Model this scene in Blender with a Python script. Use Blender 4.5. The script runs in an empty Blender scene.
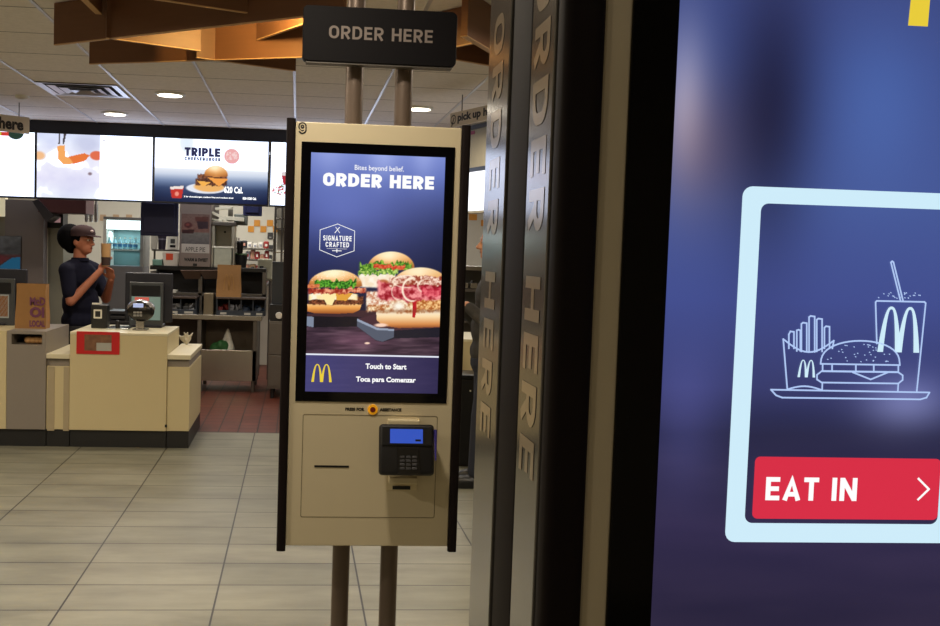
import bpy, bmesh, math, random
import numpy as np
from mathutils import Vector, Matrix, Quaternion
random.seed(7); np.random.seed(7)
SC = bpy.context.scene
COL = SC.collection
# ------------------------------------------------------------------ camera
FP, PPX, PPY = 1000.0, 383.0, 313.0            # focal length and principal point in pixels of the 940x626 frame
CAM = Vector((0, 0, 1.5))
_th, _p, _r = math.atan(87/1000), math.atan(.0595), math.atan(.0303)
FWD = Vector((math.sin(_th)*math.cos(_p), math.cos(_th)*math.cos(_p), -math.sin(_p)))
_r0 = Vector((math.cos(_th), -math.sin(_th), 0)); _u0 = _r0.cross(FWD)
RGT = math.cos(_r)*_r0 + math.sin(_r)*_u0
UPV = -math.sin(_r)*_r0 + math.cos(_r)*_u0
cd = bpy.data.cameras.new('camera'); cam = bpy.data.objects.new('camera', cd); COL.objects.link(cam)
cd.sensor_fit = 'HORIZONTAL'; cd.sensor_width = 36; cd.lens = FP/940*36
cd.shift_x = (470-PPX)/940; cd.shift_y = 0; cd.clip_start = .02
m = Matrix((RGT, UPV, -FWD)).transposed().to_4x4(); m.translation = CAM
cam.matrix_world = m
SC.camera = cam

def ray(px, py): return FWD + RGT*((px-PPX)/FP) - UPV*((py-PPY)/FP)
def at(px, py, Y):
    d = ray(px, py); return CAM + d*(Y/d.y)
def onz(px, py, z):
    d = ray(px, py); return CAM + d*((z-1.5)/d.z)
def V(*a): return Vector(a)

# ------------------------------------------------------------------ materials
def lin(c):
    return tuple((x/12.92 if x <= .04045 else ((x+.055)/1.055)**2.4) for x in c)
def rgb(r, g, b): return lin((r/255, g/255, b/255)) + (1,)
_M = {}
def mat(name, c, rough=.6, metal=0., var=.08, scale=14., spec=.5, bump=0., emis=None, es=1., stretch=None, coat=0.):
    if name in _M: return _M[name]
    m = bpy.data.materials.new(name); m.use_nodes = True; nt = m.node_tree; b = nt.nodes['Principled BSDF']
    b.inputs['Roughness'].default_value = rough; b.inputs['Metallic'].default_value = metal
    b.inputs['Specular IOR Level'].default_value = spec
    b.inputs['Coat Weight'].default_value = coat
    col = rgb(*c); b.inputs['Base Color'].default_value = col
    if var > 0:
        tc = nt.nodes.new('ShaderNodeTexCoord'); n = nt.nodes.new('ShaderNodeTexNoise'); n.inputs['Scale'].default_value = scale
        n.inputs['Detail'].default_value = 4
        src = tc.outputs['Object']
        if stretch:
            mp = nt.nodes.new('ShaderNodeMapping'); mp.inputs['Scale'].default_value = stretch
            nt.links.new(src, mp.inputs['Vector']); src = mp.outputs['Vector']
        nt.links.new(src, n.inputs['Vector'])
        mx = nt.nodes.new('ShaderNodeMixRGB'); mx.inputs[1].default_value = tuple(x*(1-var) for x in col[:3])+(1,)
        mx.inputs[2].default_value = tuple(min(1, x*(1+var)) for x in col[:3])+(1,)
        nt.links.new(n.outputs['Fac'], mx.inputs[0]); nt.links.new(mx.outputs[0], b.inputs['Base Color'])
        if bump:
            bp = nt.nodes.new('ShaderNodeBump'); bp.inputs['Strength'].default_value = bump; bp.inputs['Distance'].default_value = .004
            nt.links.new(n.outputs['Fac'], bp.inputs['Height']); nt.links.new(bp.outputs['Normal'], b.inputs['Normal'])
    if emis:
        b.inputs['Emission Color'].default_value = rgb(*emis); b.inputs['Emission Strength'].default_value = es
    _M[name] = m; return m
def glow(name, c, es=1.): return mat(name, (4, 4, 5), .2, var=0, emis=c, es=es)
def attr_screen(name, es=1.0, rough=.12):
    """a lit display: the picture it shows is stored as the mesh's colour attribute"""
    m = bpy.data.materials.new(name); m.use_nodes = True; nt = m.node_tree; b = nt.nodes['Principled BSDF']
    b.inputs['Base Color'].default_value = (.004, .004, .005, 1); b.inputs['Roughness'].default_value = rough
    b.inputs['Specular IOR Level'].default_value = .35
    a = nt.nodes.new('ShaderNodeAttribute'); a.attribute_name = 'picture'
    nt.links.new(a.outputs['Color'], b.inputs['Emission Color']); b.inputs['Emission Strength'].default_value = es
    return m

# ------------------------------------------------------------------ mesh builder
def wloc(o):
    v = Vector((0, 0, 0))
    while o: v += o.location; o = o.parent
    return v
class MB:
    def __init__(s): s.v = []; s.f = []
    def add(s, vs, fs):
        n = len(s.v); s.v += [Vector(x) for x in vs]; s.f += [[i+n for i in f] for f in fs]; return s
    def box(s, a, b):
        x0, y0, z0 = [min(a[i], b[i]) for i in range(3)]; x1, y1, z1 = [max(a[i], b[i]) for i in range(3)]
        return s.add([(x0,y0,z0),(x1,y0,z0),(x1,y1,z0),(x0,y1,z0),(x0,y0,z1),(x1,y0,z1),(x1,y1,z1),(x0,y1,z1)],
                     [(0,3,2,1),(4,5,6,7),(0,1,5,4),(1,2,6,5),(2,3,7,6),(3,0,4,7)])
    def prism(s, pts, d):
        """polygon pts extruded by vector d"""
        pts = [Vector(p) for p in pts]; d = Vector(d); n = len(pts)
        nrm = Vector((0,0,0))
        for i in range(n): nrm += pts[i].cross(pts[(i+1) % n])
        if nrm.dot(d) > 0: pts = pts[::-1]
        return s.add(pts + [p+d for p in pts], [list(range(n)), list(range(2*n-1, n-1, -1))] +
                     [[(i+1) % n, i, i+n, (i+1) % n+n] for i in range(n)])
    def poly(s, pts): return s.add(pts, [list(range(len(pts)))])
    def cyl(s, p0, p1, r0, r1=None, n=20):
        p0, p1 = Vector(p0), Vector(p1); r1 = r0 if r1 is None else r1
        ax = (p1-p0).normalized(); u = ax.orthogonal().normalized(); w = ax.cross(u)
        vs = []
        for p, r in ((p0, r0), (p1, r1)):
            vs += [p + (u*math.cos(2*math.pi*i/n) + w*math.sin(2*math.pi*i/n))*r for i in range(n)]
        return s.add(vs, [list(range(n-1, -1, -1)), list(range(n, 2*n))] + [[i, (i+1) % n, (i+1) % n+n, i+n] for i in range(n)])
    def lathe(s, c, prof, n=24, axis=(0,0,1)):
        c = Vector(c); ax = Vector(axis).normalized(); u = ax.orthogonal().normalized(); w = ax.cross(u)
        vs = []; k = len(prof)
        for r, h in prof:
            vs += [c + ax*h + (u*math.cos(2*math.pi*i/n) + w*math.sin(2*math.pi*i/n))*max(r, 1e-4) for i in range(n)]
        fs = [[j*n+i, j*n+(i+1) % n, (j+1)*n+(i+1) % n, (j+1)*n+i] for j in range(k-1) for i in range(n)]
        fs += [list(range(n-1, -1, -1)), list(range((k-1)*n, k*n))]
        return s.add(vs, fs)
    def taper(s, p0, p1, r0, r1, n=14):
        p0, p1 = Vector(p0), Vector(p1); L = (p1-p0).length; prof = []
        for i in range(5): a = -math.pi/2 + i/4*math.pi/2; prof.append((r0*math.cos(a), r0*math.sin(a)))
        for i in range(5): a = i/4*math.pi/2; prof.append((r1*math.cos(a), L + r1*math.sin(a)))
        return s.lathe(p0, prof, n, p1-p0)
    def ell(s, c, r, rot=None, n=18):
        vs = []; k = n//2; c = Vector(c)
        for j in range(k+1):
            t = math.pi*(j/k) * .998 + .002
            for i in range(n):
                p = Vector((r[0]*math.sin(t)*math.cos(2*math.pi*i/n), r[1]*math.sin(t)*math.sin(2*math.pi*i/n), -r[2]*math.cos(t)))
                vs.append(c + (rot @ p if rot else p))
        fs = [[j*n+i, j*n+(i+1) % n, (j+1)*n+(i+1) % n, (j+1)*n+i] for j in range(k) for i in range(n)]
        fs += [list(range(n-1, -1, -1)), list(range(k*n, k*n+n))]
        return s.add(vs, fs)
    def tube(s, pts, r, n=8):
        for a, b in zip(pts[:-1], pts[1:]): s.cyl(a, b, r, r, n)
        return s
    def mesh(s, name, origin=(0,0,0)):
        me = bpy.data.meshes.new(name); o = Vector(origin)
        me.from_pydata([tuple(v-o) for v in s.v], [], s.f); me.validate(); me.update()
        return me
    def build(s, name, m, parent=None, bevel=0., smooth=False, seg=2, loc=None):
        org = wloc(parent) if parent else Vector(loc if loc is not None else (0,0,0))
        me = s.mesh(name, org)
        if bevel > 0 or smooth:
            bm = bmesh.new(); bm.from_mesh(me)
            if bevel > 0:
                bmesh.ops.remove_doubles(bm, verts=bm.verts, dist=1e-6)
                es = [e for e in bm.edges if len(e.link_faces) == 2 and e.calc_face_angle(0) > .6]
                bmesh.ops.bevel(bm, geom=es, offset=bevel, segments=seg, profile=.5, affect='EDGES', clamp_overlap=True)
            if smooth:
                for f in bm.faces: f.smooth = len(f.verts) <= 4
                for e in bm.edges:
                    if len(e.link_faces) == 2 and e.calc_face_angle(0) > .7: e.smooth = False
            bm.to_mesh(me); bm.free()
        o = bpy.data.objects.new(name, me); COL.objects.link(o)
        if m: me.materials.append(m)
        if parent: o.parent = parent
        else: o.location = org
        return o
    def fused(s, name, m, parent, voxel=.008, smooth_it=4):
        """all pieces of a body or garment fused to one continuous skin"""
        org = wloc(parent); me = s.mesh(name, org)
        t = bpy.data.objects.new('tmp', me); COL.objects.link(t)
        md = t.modifiers.new('r', 'REMESH'); md.mode = 'VOXEL'; md.voxel_size = voxel; md.use_smooth_shade = True
        sm = t.modifiers.new('s', 'SMOOTH'); sm.iterations = smooth_it; sm.factor = .5
        dg = bpy.context.evaluated_depsgraph_get(); dg.update()
        me2 = bpy.data.meshes.new_from_object(t.evaluated_get(dg)); me2.name = name
        bpy.data.objects.remove(t)
        for p in me2.polygons: p.use_smooth = True
        o = bpy.data.objects.new(name, me2); COL.objects.link(o); me2.materials.clear(); me2.materials.append(m); o.parent = parent
        return o

def tag(o, label=None, cat=None, group=None, kind=None):
    if label: o['label'] = label
    if cat: o['category'] = cat
    if group: o['group'] = group
    if kind: o['kind'] = kind
    return o
def thing(name, label, cat, loc, group=None):
    o = bpy.data.objects.new(name, None); COL.objects.link(o); o.location = Vector(loc); o.empty_display_size = .05
    return tag(o, label, cat, group)
def part(o, label): o['label'] = label; return o
def structure(o): o['kind'] = 'structure'; return o
def copy_tree(o, parent=None):
    c = o.copy(); COL.objects.link(c)
    if parent: c.parent = parent
    for ch in [x for x in bpy.data.objects if x.parent == o]: copy_tree(ch, c)
    return c

def pxr(x0, y0, x1, y1, Y):
    """pixel rectangle on the plane at depth Y -> X0, X1, Z0, Z1"""
    ym, xm = (y0+y1)/2, (x0+x1)/2
    return at(x0, ym, Y).x, at(x1, ym, Y).x, at(xm, y1, Y).z, at(xm, y0, Y).z
def pbox(mb, x0, y0, x1, y1, Y, d):
    a, b, c, e = pxr(x0, y0, x1, y1, Y); return mb.box((a, Y, c), (b, Y+d, e))

# ------------------------------------------------------------------ lettering and flat marks
def text(s, m, parent, name, o, ux, uy, w, h, bold=0., extrude=0., lab=None, align='fit'):
    """lettering fitted in the box (w, h) whose lower left corner is o"""
    cu = bpy.data.curves.new('t', 'FONT'); cu.body = s; cu.offset = bold; cu.resolution_u = 3
    t = bpy.data.objects.new('t', cu); COL.objects.link(t)
    dg = bpy.context.evaluated_depsgraph_get(); dg.update()
    me = bpy.data.meshes.new_from_object(t.evaluated_get(dg)); bpy.data.objects.remove(t)
    co = np.array([v.co[:] for v in me.vertices]); lo = co.min(0); hi = co.max(0)
    o, ux, uy = Vector(o), Vector(ux).normalized(), Vector(uy).normalized(); n = ux.cross(uy); org = wloc(parent)
    for v in me.vertices:
        x = (v.co.x-lo[0])/(hi[0]-lo[0])*w; y = (v.co.y-lo[1])/(hi[1]-lo[1])*h
        v.co = o + ux*x + uy*y - org
    me.name = name; me.materials.clear(); me.materials.append(m)
    if extrude:
        bm = bmesh.new(); bm.from_mesh(me)
        g = bmesh.ops.extrude_face_region(bm, geom=bm.faces[:]); 
        bmesh.ops.translate(bm, verts=[e for e in g['geom'] if isinstance(e, bmesh.types.BMVert)], vec=n*extrude); bm.to_mesh(me); bm.free()
    ob = bpy.data.objects.new(name, me); COL.objects.link(ob); ob.parent = parent
    if lab: ob['label'] = lab
    return ob
def ribbon(mb, pts, w, n, closed=False):
    """a flat line of width w along pts in the plane of normal n"""
    pts = [Vector(p) for p in pts]; n = Vector(n)
    k = len(pts); segs = [(i, (i+1) % k) for i in range(k if closed else k-1)]
    for i, j in segs:
        a, b = pts[i], pts[j]; d = (b-a)
        if d.length < 1e-7: continue
        d.normalize(); q = n.cross(d)*w/2; e = d*w*.35
        mb.add([a-q-e, b-q+e, b+q+e, a+q-e], [(0,1,2,3)])
def _arc(cx, cy, rx, ry, a0, a1, n=8): return [(cx+rx*math.cos(math.radians(a0+(a1-a0)*i/n)), cy+ry*math.sin(math.radians(a0+(a1-a0)*i/n))) for i in range(n+1)]
def glyph(c, t):
    """capital letter as thick centre lines: (width, [polylines])"""
    a = t/2; h = 1-a; m = .5
    if c == ' ': return .30, []
    if c == '9': w = .72; r = w/2-a; return w, [_arc(w/2, h-r, r, r, 0, 360, 16), [(w-a, h-r), (w-a, a+r)]+_arc(w/2, a+r, r, r, 0, -160)[1:]]
    if c == 'E': w = .58; return w, [[(w, h), (a, h), (a, a), (w, a)], [(a, m), (w*.94, m)]]
    if c == 'F': w = .56; return w, [[(w, h), (a, h), (a, 0)], [(a, m-.02), (w*.94, m-.02)]]
    if c == 'L': w = .54; return w, [[(a, 1), (a, a), (w, a)]]
    if c == 'H': w = .70; return w, [[(a, 0), (a, 1)], [(w-a, 0), (w-a, 1)], [(a, m), (w-a, m)]]
    if c == 'I': return t, [[(a, 0), (a, 1)]]
    if c == 'T': w = .62; return w, [[(0, h), (w, h)], [(w/2, h), (w/2, 0)]]
    if c == 'N': w = .72; return w, [[(a, 0), (a, 1)], [(w-a, 0), (w-a, 1)], [(a*1.1, 1-a*.6), (w-a*1.1, a*.6)]]
    if c == 'A': w = .74; return w, [[(a*.9, 0), (w/2, 1-a*1.25), (w-a*.9, 0)], [(w*.22, .27), (w*.78, .27)]]
    if c in 'PRB':
        w = .66; r = (h-.45)/2; k = w-a-r; P = [[(a, 0), (a, 1)], [(a, h), (k, h)]+_arc(k, h-r, r, r, 90, -90)[1:]+[(a, .45)]]
        if c == 'R': P.append([(w*.46, .45), (w-a*.95, 0)])
        if c == 'B': r = (.45-a)/2; k = w-a*.7-r; P.append([(a, .45), (k, .45)]+_arc(k, .45-r, r, r, 90, -90)[1:]+[(a, a)])
        return w, P
    if c == 'D': w = .70; r = .30; return w, [[(a, 0), (a, 1)], [(a, h), (w-a-r, h)]+_arc(w-a-r, h-r, r, r, 90, 0)[1:]+_arc(w-a-r, a+r, r, r, 0, -90)[1:]+[(a, a)]]
    if c in 'OCGU':
        w = .72; r = w/2-a; T = _arc(w/2, h-r, r, r, 0, 180); B = _arc(w/2, a+r, r, r, 180, 360)
        if c == 'O': return w, [T+B+[T[0]]]
        if c == 'U': return w, [[(a, 1)]+B+[(w-a, 1)]]
        if c == 'C': return w, [_arc(w/2, h-r, r, r, 12, 180)+_arc(w/2, a+r, r, r, 180, 348)]
        return w, [_arc(w/2, h-r, r, r, 14, 180)+B[:-1]+[(w-a, .46), (w*.52, .46)]]
    if c == 'S':
        w = .64; rx = w/2-a; ry = (h-m)/2; return w, [_arc(w/2, h-ry, rx, ry, 20, 270, 12)+_arc(w/2, a+ry, rx, ry, 90, -160, 12)[1:]]
    raise KeyError(c)
def caps(s, m, parent, name, o, ux, uy, w, h, t=.19, gap=.13, lab=None):
    """heavy block capitals fitted in the box (w, h)"""
    o, ux, uy = Vector(o), Vector(ux).normalized(), Vector(uy).normalized(); nz_ = ux.cross(uy); x = 0; words = [[]]; lay = 0
    for ch in s:
        gw, pl = glyph(ch, t)
        if ch == ' ': words.append([])
        for p in pl:
            p = [Vector((q[0]+x, q[1])) for q in p]; n = len(p); L = []; Rr = []
            for i in range(n):
                d0 = (p[i]-p[i-1]).normalized() if i > 0 else None; d1 = (p[i+1]-p[i]).normalized() if i < n-1 else None
                d0 = d0 or d1; d1 = d1 or d0; b = (d0+d1); b = b.normalized() if b.length > 1e-3 else d1
                nn = Vector((-b.y, b.x)); k = t/2/max(.45, abs(nn.dot(Vector((-d1.y, d1.x))))); L.append(p[i]+nn*k); Rr.append(p[i]-nn*k)
            lay += 1; words[-1] += [(Rr[i], Rr[i+1], L[i+1], L[i], lay % 7) for i in range(n-1)]
        x += gw + gap
    tot = x-gap
    for quads in words:
        mb = MB()
        for q in quads: mb.add([o+ux*(v.x/tot*w)+uy*(v.y*h)+nz_*(2.5e-5*q[4]) for v in q[:4]], [(0, 1, 2, 3)])
        mb.build(name, m, parent)
def rrect(x0, z0, x1, z1, r, y, n=5):
    pts = []
    for cx, cz, a0 in ((x1-r, z1-r, 0), (x0+r, z1-r, 90), (x0+r, z0+r, 180), (x1-r, z0+r, 270)):
        for i in range(n+1):
            a = math.radians(a0 + 90*i/n); pts.append(Vector((cx+r*math.cos(a), y, cz+r*math.sin(a))))
    return pts
def frame_ring(mb, outer, inner):
    k = len(outer); mb.add(list(outer)+list(inner), [[i, (i+1) % k, k+(i+1) % k, k+i][::-1] for i in range(k)])
def arches(mb, x0, x1, z0, z1, y, tw=.16, ex=2.5):
    """a capital M of two tall arches as flat strips: thick legs, thin crowns"""
    W, H = x1-x0, z1-z0
    for k in (0, 1):
        a0, a1 = (0., .5) if k == 0 else (.5, 1.)
        cx = (a0+a1)/2; ro = .25 + tw/4; N = 24; out = []; inn = []
        for i in range(N+1):
            u = math.sin(math.pi/2*(-1+2*i/N)); r_ = ro-tw*.62
            out.append((cx+ro*u, 1-abs(u)**ex)); inn.append((cx+r_*u, .94*(1-abs(u)**(ex+.2))))
        f = lambda p: (x0 + W*(tw/4 + p[0]*(1-tw/2)), y, z0+H*p[1])
        n = len(out)
        mb.add([f(p) for p in out]+[f(p) for p in inn], [[i, n+i, n+i+1, i+1] for i in range(n-1)])

# ------------------------------------------------------------------ pictures shown on displays
def vnoise(x, y, seed=0):
    rs = np.random.RandomState(seed); T = rs.rand(64, 64)
    xi = np.floor(x).astype(int); yi = np.floor(y).astype(int); fx = x-xi; fy = y-yi
    fx = fx*fx*(3-2*fx); fy = fy*fy*(3-2*fy)
    g = lambda a, b: T[a % 64, b % 64]
    return (g(xi, yi)*(1-fx)+g(xi+1, yi)*fx)*(1-fy) + (g(xi, yi+1)*(1-fx)+g(xi+1, yi+1)*fx)*fy
def fbm(x, y, seed=0): return (vnoise(x, y, seed) + .5*vnoise(2*x, 2*y, seed+1) + .25*vnoise(4*x, 4*y, seed+2))/1.75
def mixc(img, mask, c):
    c = np.array(c, float); mask = np.clip(mask, 0, 1)[..., None]; img[:] = img*(1-mask) + (c if c.ndim == 3 else c[None, None])*mask
def ellm(x, y, cx, cy, rx, ry, soft=.06): return np.clip((1-np.sqrt(((x-cx)/rx)**2 + ((y-cy)/ry)**2))/soft, 0, 1)
def polm(x, y, pts):
    r = np.zeros(x.shape, bool); n = len(pts)
    for i in range(n):
        (x1, y1), (x2, y2) = pts[i], pts[(i+1) % n]
        c = ((y1 > y) != (y2 > y)); xs = (x2-x1)*(y-y1)/((y2-y1) if y2 != y1 else 1e-9)+x1
        r ^= c & (x < xs)
    return r.astype(float)
def ramp(t, stops):
    t = np.asarray(t); out = np.zeros(t.shape+(3,))
    xs = [s[0] for s in stops]
    for k in range(3): out[..., k] = np.interp(t, xs, [s[1][k] for s in stops])
    return out
def display(name, m, parent, x0, x1, z0, z1, y, nx, nz, painter, boost=1.0):
    """flat lit panel facing -Y at depth y; painter(a, b) gets 0..1 from left and from top and returns sRGB 0..255"""
    u = np.linspace(0, 1, nx+1); w = np.linspace(0, 1, nz+1); A, B = np.meshgrid(u, w)
    img = painter(A, B)/255.0; img = np.clip(img, 0, None)
    lc = np.where(img <= .04045, img/12.92, ((img+.055)/1.055)**2.4)
    mn = np.clip((lc.min(-1)-.86)/.1, 0, 1)[..., None]; lc = lc*(1+(np.array([.84, .95, 1.22])*boost-1)*mn*(boost > 1))
    org = wloc(parent)
    xs = np.linspace(x0, x1, nx+1)-org.x; zs = np.linspace(z1, z0, nz+1)-org.z
    vv = np.zeros(((nx+1)*(nz+1), 3)); XX, ZZ = np.meshgrid(xs, zs); vv[:, 0] = XX.ravel(); vv[:, 1] = y-org.y; vv[:, 2] = ZZ.ravel()
    j, i = np.meshgrid(np.arange(nz), np.arange(nx), indexing='ij'); b = (j*(nx+1)+i).ravel()
    fs = np.stack([b+nx+1, b+nx+2, b+1, b], 1)
    me = bpy.data.meshes.new(name); me.from_pydata(vv.tolist(), [], fs.tolist()); me.update()
    at_ = me.color_attributes.new('picture', 'FLOAT_COLOR', 'POINT')
    cc = np.ones(((nx+1)*(nz+1), 4)); cc[:, :3] = lc.reshape(-1, 3)
    at_.data.foreach_set('color', cc.ravel())
    me.materials.append(m)
    o = bpy.data.objects.new(name, me); COL.objects.link(o); o.parent = parent
    return o

def paint_bun(img, x, y, cx, top, rx, h, tone=1., seeds=0):
    """crown of a bun: dome from top, flat base at top+h"""
    m_ = ellm(x, y, cx, top+h, rx, h, .05)*(y < top+h*1.12+ (np.abs(x-cx)/rx)**2*-6)
    t = np.clip((y-top)/h, 0, 1); hl = np.exp(-(((x-cx+rx*.2)/(rx*.55))**2 + ((y-top-h*.35)/(h*.32))**2))
    c = ramp(t*.8+.25*np.abs(x-cx)/rx, [(0, (250, 225, 180)), (.45, (235, 180, 115)), (.8, (205, 135, 70)), (1.1, (150, 85, 40))])
    c = c + hl[..., None]*np.array([25, 40, 55]); c = np.clip(c*tone, 0, 255)
    mixc(img, m_, c)
    if seeds:
        s = (fbm(x/5, y/4, 5) > .70)*m_*(t < .75); mixc(img, s*.7, (255, 248, 225))
def paint_band(img, x, y, xa, xb, yc, th, c1, c2, sc=14, amp=8, seed=3, bend=0.):
    cx = (xa+xb)/2; hw = (xb-xa)/2; u = np.clip(np.abs(x-cx)/hw, 0, 2)
    yy = y - (yc - bend*u*u) - (fbm(x/sc, y*0+seed, seed)-.5)*amp*2
    m_ = np.clip((1-np.abs(yy)/th)*4, 0, 1)*np.clip((1-u)*12, 0, 1)
    n = fbm(x/sc*1.6, y/sc*1.6, seed+4); n = np.clip((n-.3)*2.4, 0, 1)
    c = np.array(c1)[None, None]*(1-n[..., None]) + np.array(c2)[None, None]*n[..., None]
    mixc(img, m_, c)

def paint_kiosk(A, B):
    a = A*134; b = B*238
    zx = (a+10-.021*b)*5.693; zy = (b+153.4-240+.03*(zx/5.693-10))*5.693
    img = ramp(b, [(0, (122, 138, 206)), (25, (98, 114, 184)), (60, (76, 88, 152)), (95, (48, 56, 106)), (130, (30, 34, 68)), (160, (28, 24, 44)), (238, (28, 24, 44))])
    img *= (1 - .30*np.clip((a-70)/70, 0, 1)*np.clip((b-20)/50, 0, 1))[..., None]
    for ca, w, am in ((18, 16, 22), (72, 14, 34), (112, 12, 26)):
        img += (np.exp(-((a-ca)/w)**2)*np.exp(-(b/26)**2)*am)[..., None]*np.array([1, .95, .7])
    img += (np.exp(-((a-30)/40)**2 - ((b-62)/28)**2)*22)[..., None]*np.array([.8, .9, 1.2])
    # dark plank table
    tb = np.clip((zy-455)/30, 0, 1)
    pl = fbm(zx/120, zy/14, 11); tc_ = ramp(pl, [(0, (34, 24, 34)), (.5, (62, 44, 58)), (1, (104, 80, 92))])
    mixc(img, tb, tc_)
    img += (tb*np.exp(-((zx-330)/160)**2-((zy-570)/50)**2)*38)[..., None]*np.array([1.2, .75, .9])
    # middle burger
    paint_band(img, zx, zy, 325, 545, 232, 44, (248, 226, 196), (255, 246, 228), 40, 4, 21, 10)
    mixc(img, ellm(zx, zy, 470, 240, 40, 20, .4), (190, 110, 70))
    paint_bun(img, zx, zy, 515, 62, 138, 98, 1.02)
    paint_band(img, zx, zy, 328, 640, 150, 26, (40, 92, 22), (150, 200, 70), 13, 22, 31, 0)
    paint_band(img, zx, zy, 410, 600, 152, 13, (196, 52, 30), (238, 120, 80), 16, 16, 37)
    paint_band(img, zx, zy, 322, 560, 182, 16, (60, 120, 30), (205, 226, 120), 12, 16, 33)
    # left board
    mixc(img, polm(zx, zy, [(30, 418), (440, 395), (470, 430), (330, 440), (75, 440), (30, 436)]), (64, 40, 46))
    mixc(img, polm(zx, zy, [(30, 432), (330, 436), (330, 492), (75, 496), (30, 488)]), (24, 20, 28))
    mixc(img, polm(zx, zy, [(30, 432), (75, 436), (75, 494), (30, 486)]), (126, 136, 156))
    # left burger
    bb = polm(zx, zy, [(38, 362), (350, 358), (338, 396), (300, 414), (190, 419), (80, 414), (40, 404)])
    mixc(img, bb, ramp(np.clip((zy-360)/58, 0, 1), [(0, (250, 205, 140)), (.4, (240, 165, 84)), (1, (150, 80, 34))]))
    paint_band(img, zx, zy, 40, 365, 345, 26, (66, 32, 20), (150, 84, 52), 9, 6, 41, 4)
    paint_band(img, zx, zy, 40, 330, 318, 20, (255, 232, 170), (255, 250, 226), 40, 8, 43, -4)
    mixc(img, polm(zx, zy, [(120, 305), (215, 290), (180, 368), (150, 366)]), (255, 236, 170))
    mixc(img, polm(zx, zy, [(200, 300), (300, 300), (260, 345), (205, 340)]), (226, 160, 60))
    paint_band(img, zx, zy, 36, 380, 288, 17, (150, 38, 26), (245, 170, 130), 22, 14, 45, 0)
    paint_bun(img, zx, zy, 198, 166, 156, 92, 1.04, 1)
    paint_band(img, zx, zy, 74, 322, 250, 24, (20, 78, 16), (110, 190, 58), 12, 14, 47, 4)
    paint_band(img, zx, zy, 36, 110, 262, 12, (190, 90, 50), (240, 150, 100), 20, 6, 49)
    # right board
    mixc(img, polm(zx, zy, [(322, 448), (440, 418), (820, 440), (820, 510), (535, 515), (430, 540)]), (72, 44, 52))
    mixc(img, polm(zx, zy, [(322, 448), (470, 520), (820, 500), (820, 556), (540, 562), (470, 582), (430, 572), (322, 492)]), (30, 28, 40))
    mixc(img, polm(zx, zy, [(322, 450), (440, 508), (535, 515), (535, 555), (470, 580), (430, 570), (322, 490)]), (84, 90, 106))
    mixc(img, polm(zx, zy, [(322, 446), (440, 500), (535, 508), (535, 518), (440, 514), (322, 460)]), (150, 160, 180))
    # right burger
    bb = polm(zx, zy, [(432, 405), (820, 405), (820, 498), (560, 502), (470, 486), (436, 456)])
    mixc(img, bb, ramp(np.clip((zy-405)/95, 0, 1), [(0, (255, 244, 220)), (.35, (252, 218, 168)), (.8, (216, 140, 78)), (1, (150, 84, 44))]))
    paint_bun(img, zx, zy, 685, 152, 175, 120, 1.0)
    paint_band(img, zx, zy, 368, 830, 372, 48, (176, 96, 46), (255, 236, 196), 18, 10, 51, 10)
    paint_band(img, zx, zy, 372, 520, 330, 44, (206, 140, 110), (255, 244, 224), 16, 10, 53, 0)
    paint_band(img, zx, zy, 430, 830, 300, 58, (150, 16, 34), (246, 150, 150), 34, 14, 55, 16)
    paint_band(img, zx, zy, 500, 830, 232, 30, (150, 60, 40), (255, 226, 206), 20, 12, 57, -8)
    mixc(img, ellm(zx, zy, 560, 376, 60, 44, .8), (255, 248, 232))
    mixc(img, polm(zx, zy, [(640, 345), (745, 345), (720, 390), (665, 400), (655, 445), (640, 440)]), (186, 22, 34))
    for (cx, cy, rx, ry, k0) in ((640, 282, 58, 66, 1.), (612, 236, 84, 34, .8), (556, 292, 36, 46, .7), (730, 262, 60, 40, .7)):
        d = np.abs(np.sqrt(((zx-cx)/rx)**2+((zy-cy)/ry)**2)-1); n_ = fbm(zx/30, zy/30, int(cx))
        mixc(img, np.clip((.14+.10*(n_-.5)-d)*9, 0, 1)*np.clip((cx+rx*.3-zx)/20+.4, 0, 1)*k0, (255, 236, 212))
    paint_band(img, zx, zy, 660, 830, 372, 30, (176, 96, 40), (250, 204, 140), 16, 12, 63)
    paint_band(img, zx, zy, 690, 830, 300, 26, (176, 26, 50), (238, 110, 120), 30, 16, 67, 14)
    sh_ = np.exp(-((zy-405)/10)**2)*(zx > 430)*.45; mixc(img, sh_, (120, 70, 44))
    mixc(img, ellm(zx, zy, 460, 485, 48, 14, .5), (252, 214, 190)); mixc(img, ellm(zx, zy, 382, 588, 20, 8, .5), (250, 214, 190))
    # bottom panel
    bt = (b > 201).astype(float)
    mixc(img, bt*.86, ramp(A, [(0, (70, 70, 128)), (.5, (62, 58, 108)), (1, (46, 42, 82))]))
    mixc(img, (np.abs(b-200.4) < .75).astype(float), (232, 236, 250))
    return img

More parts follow.
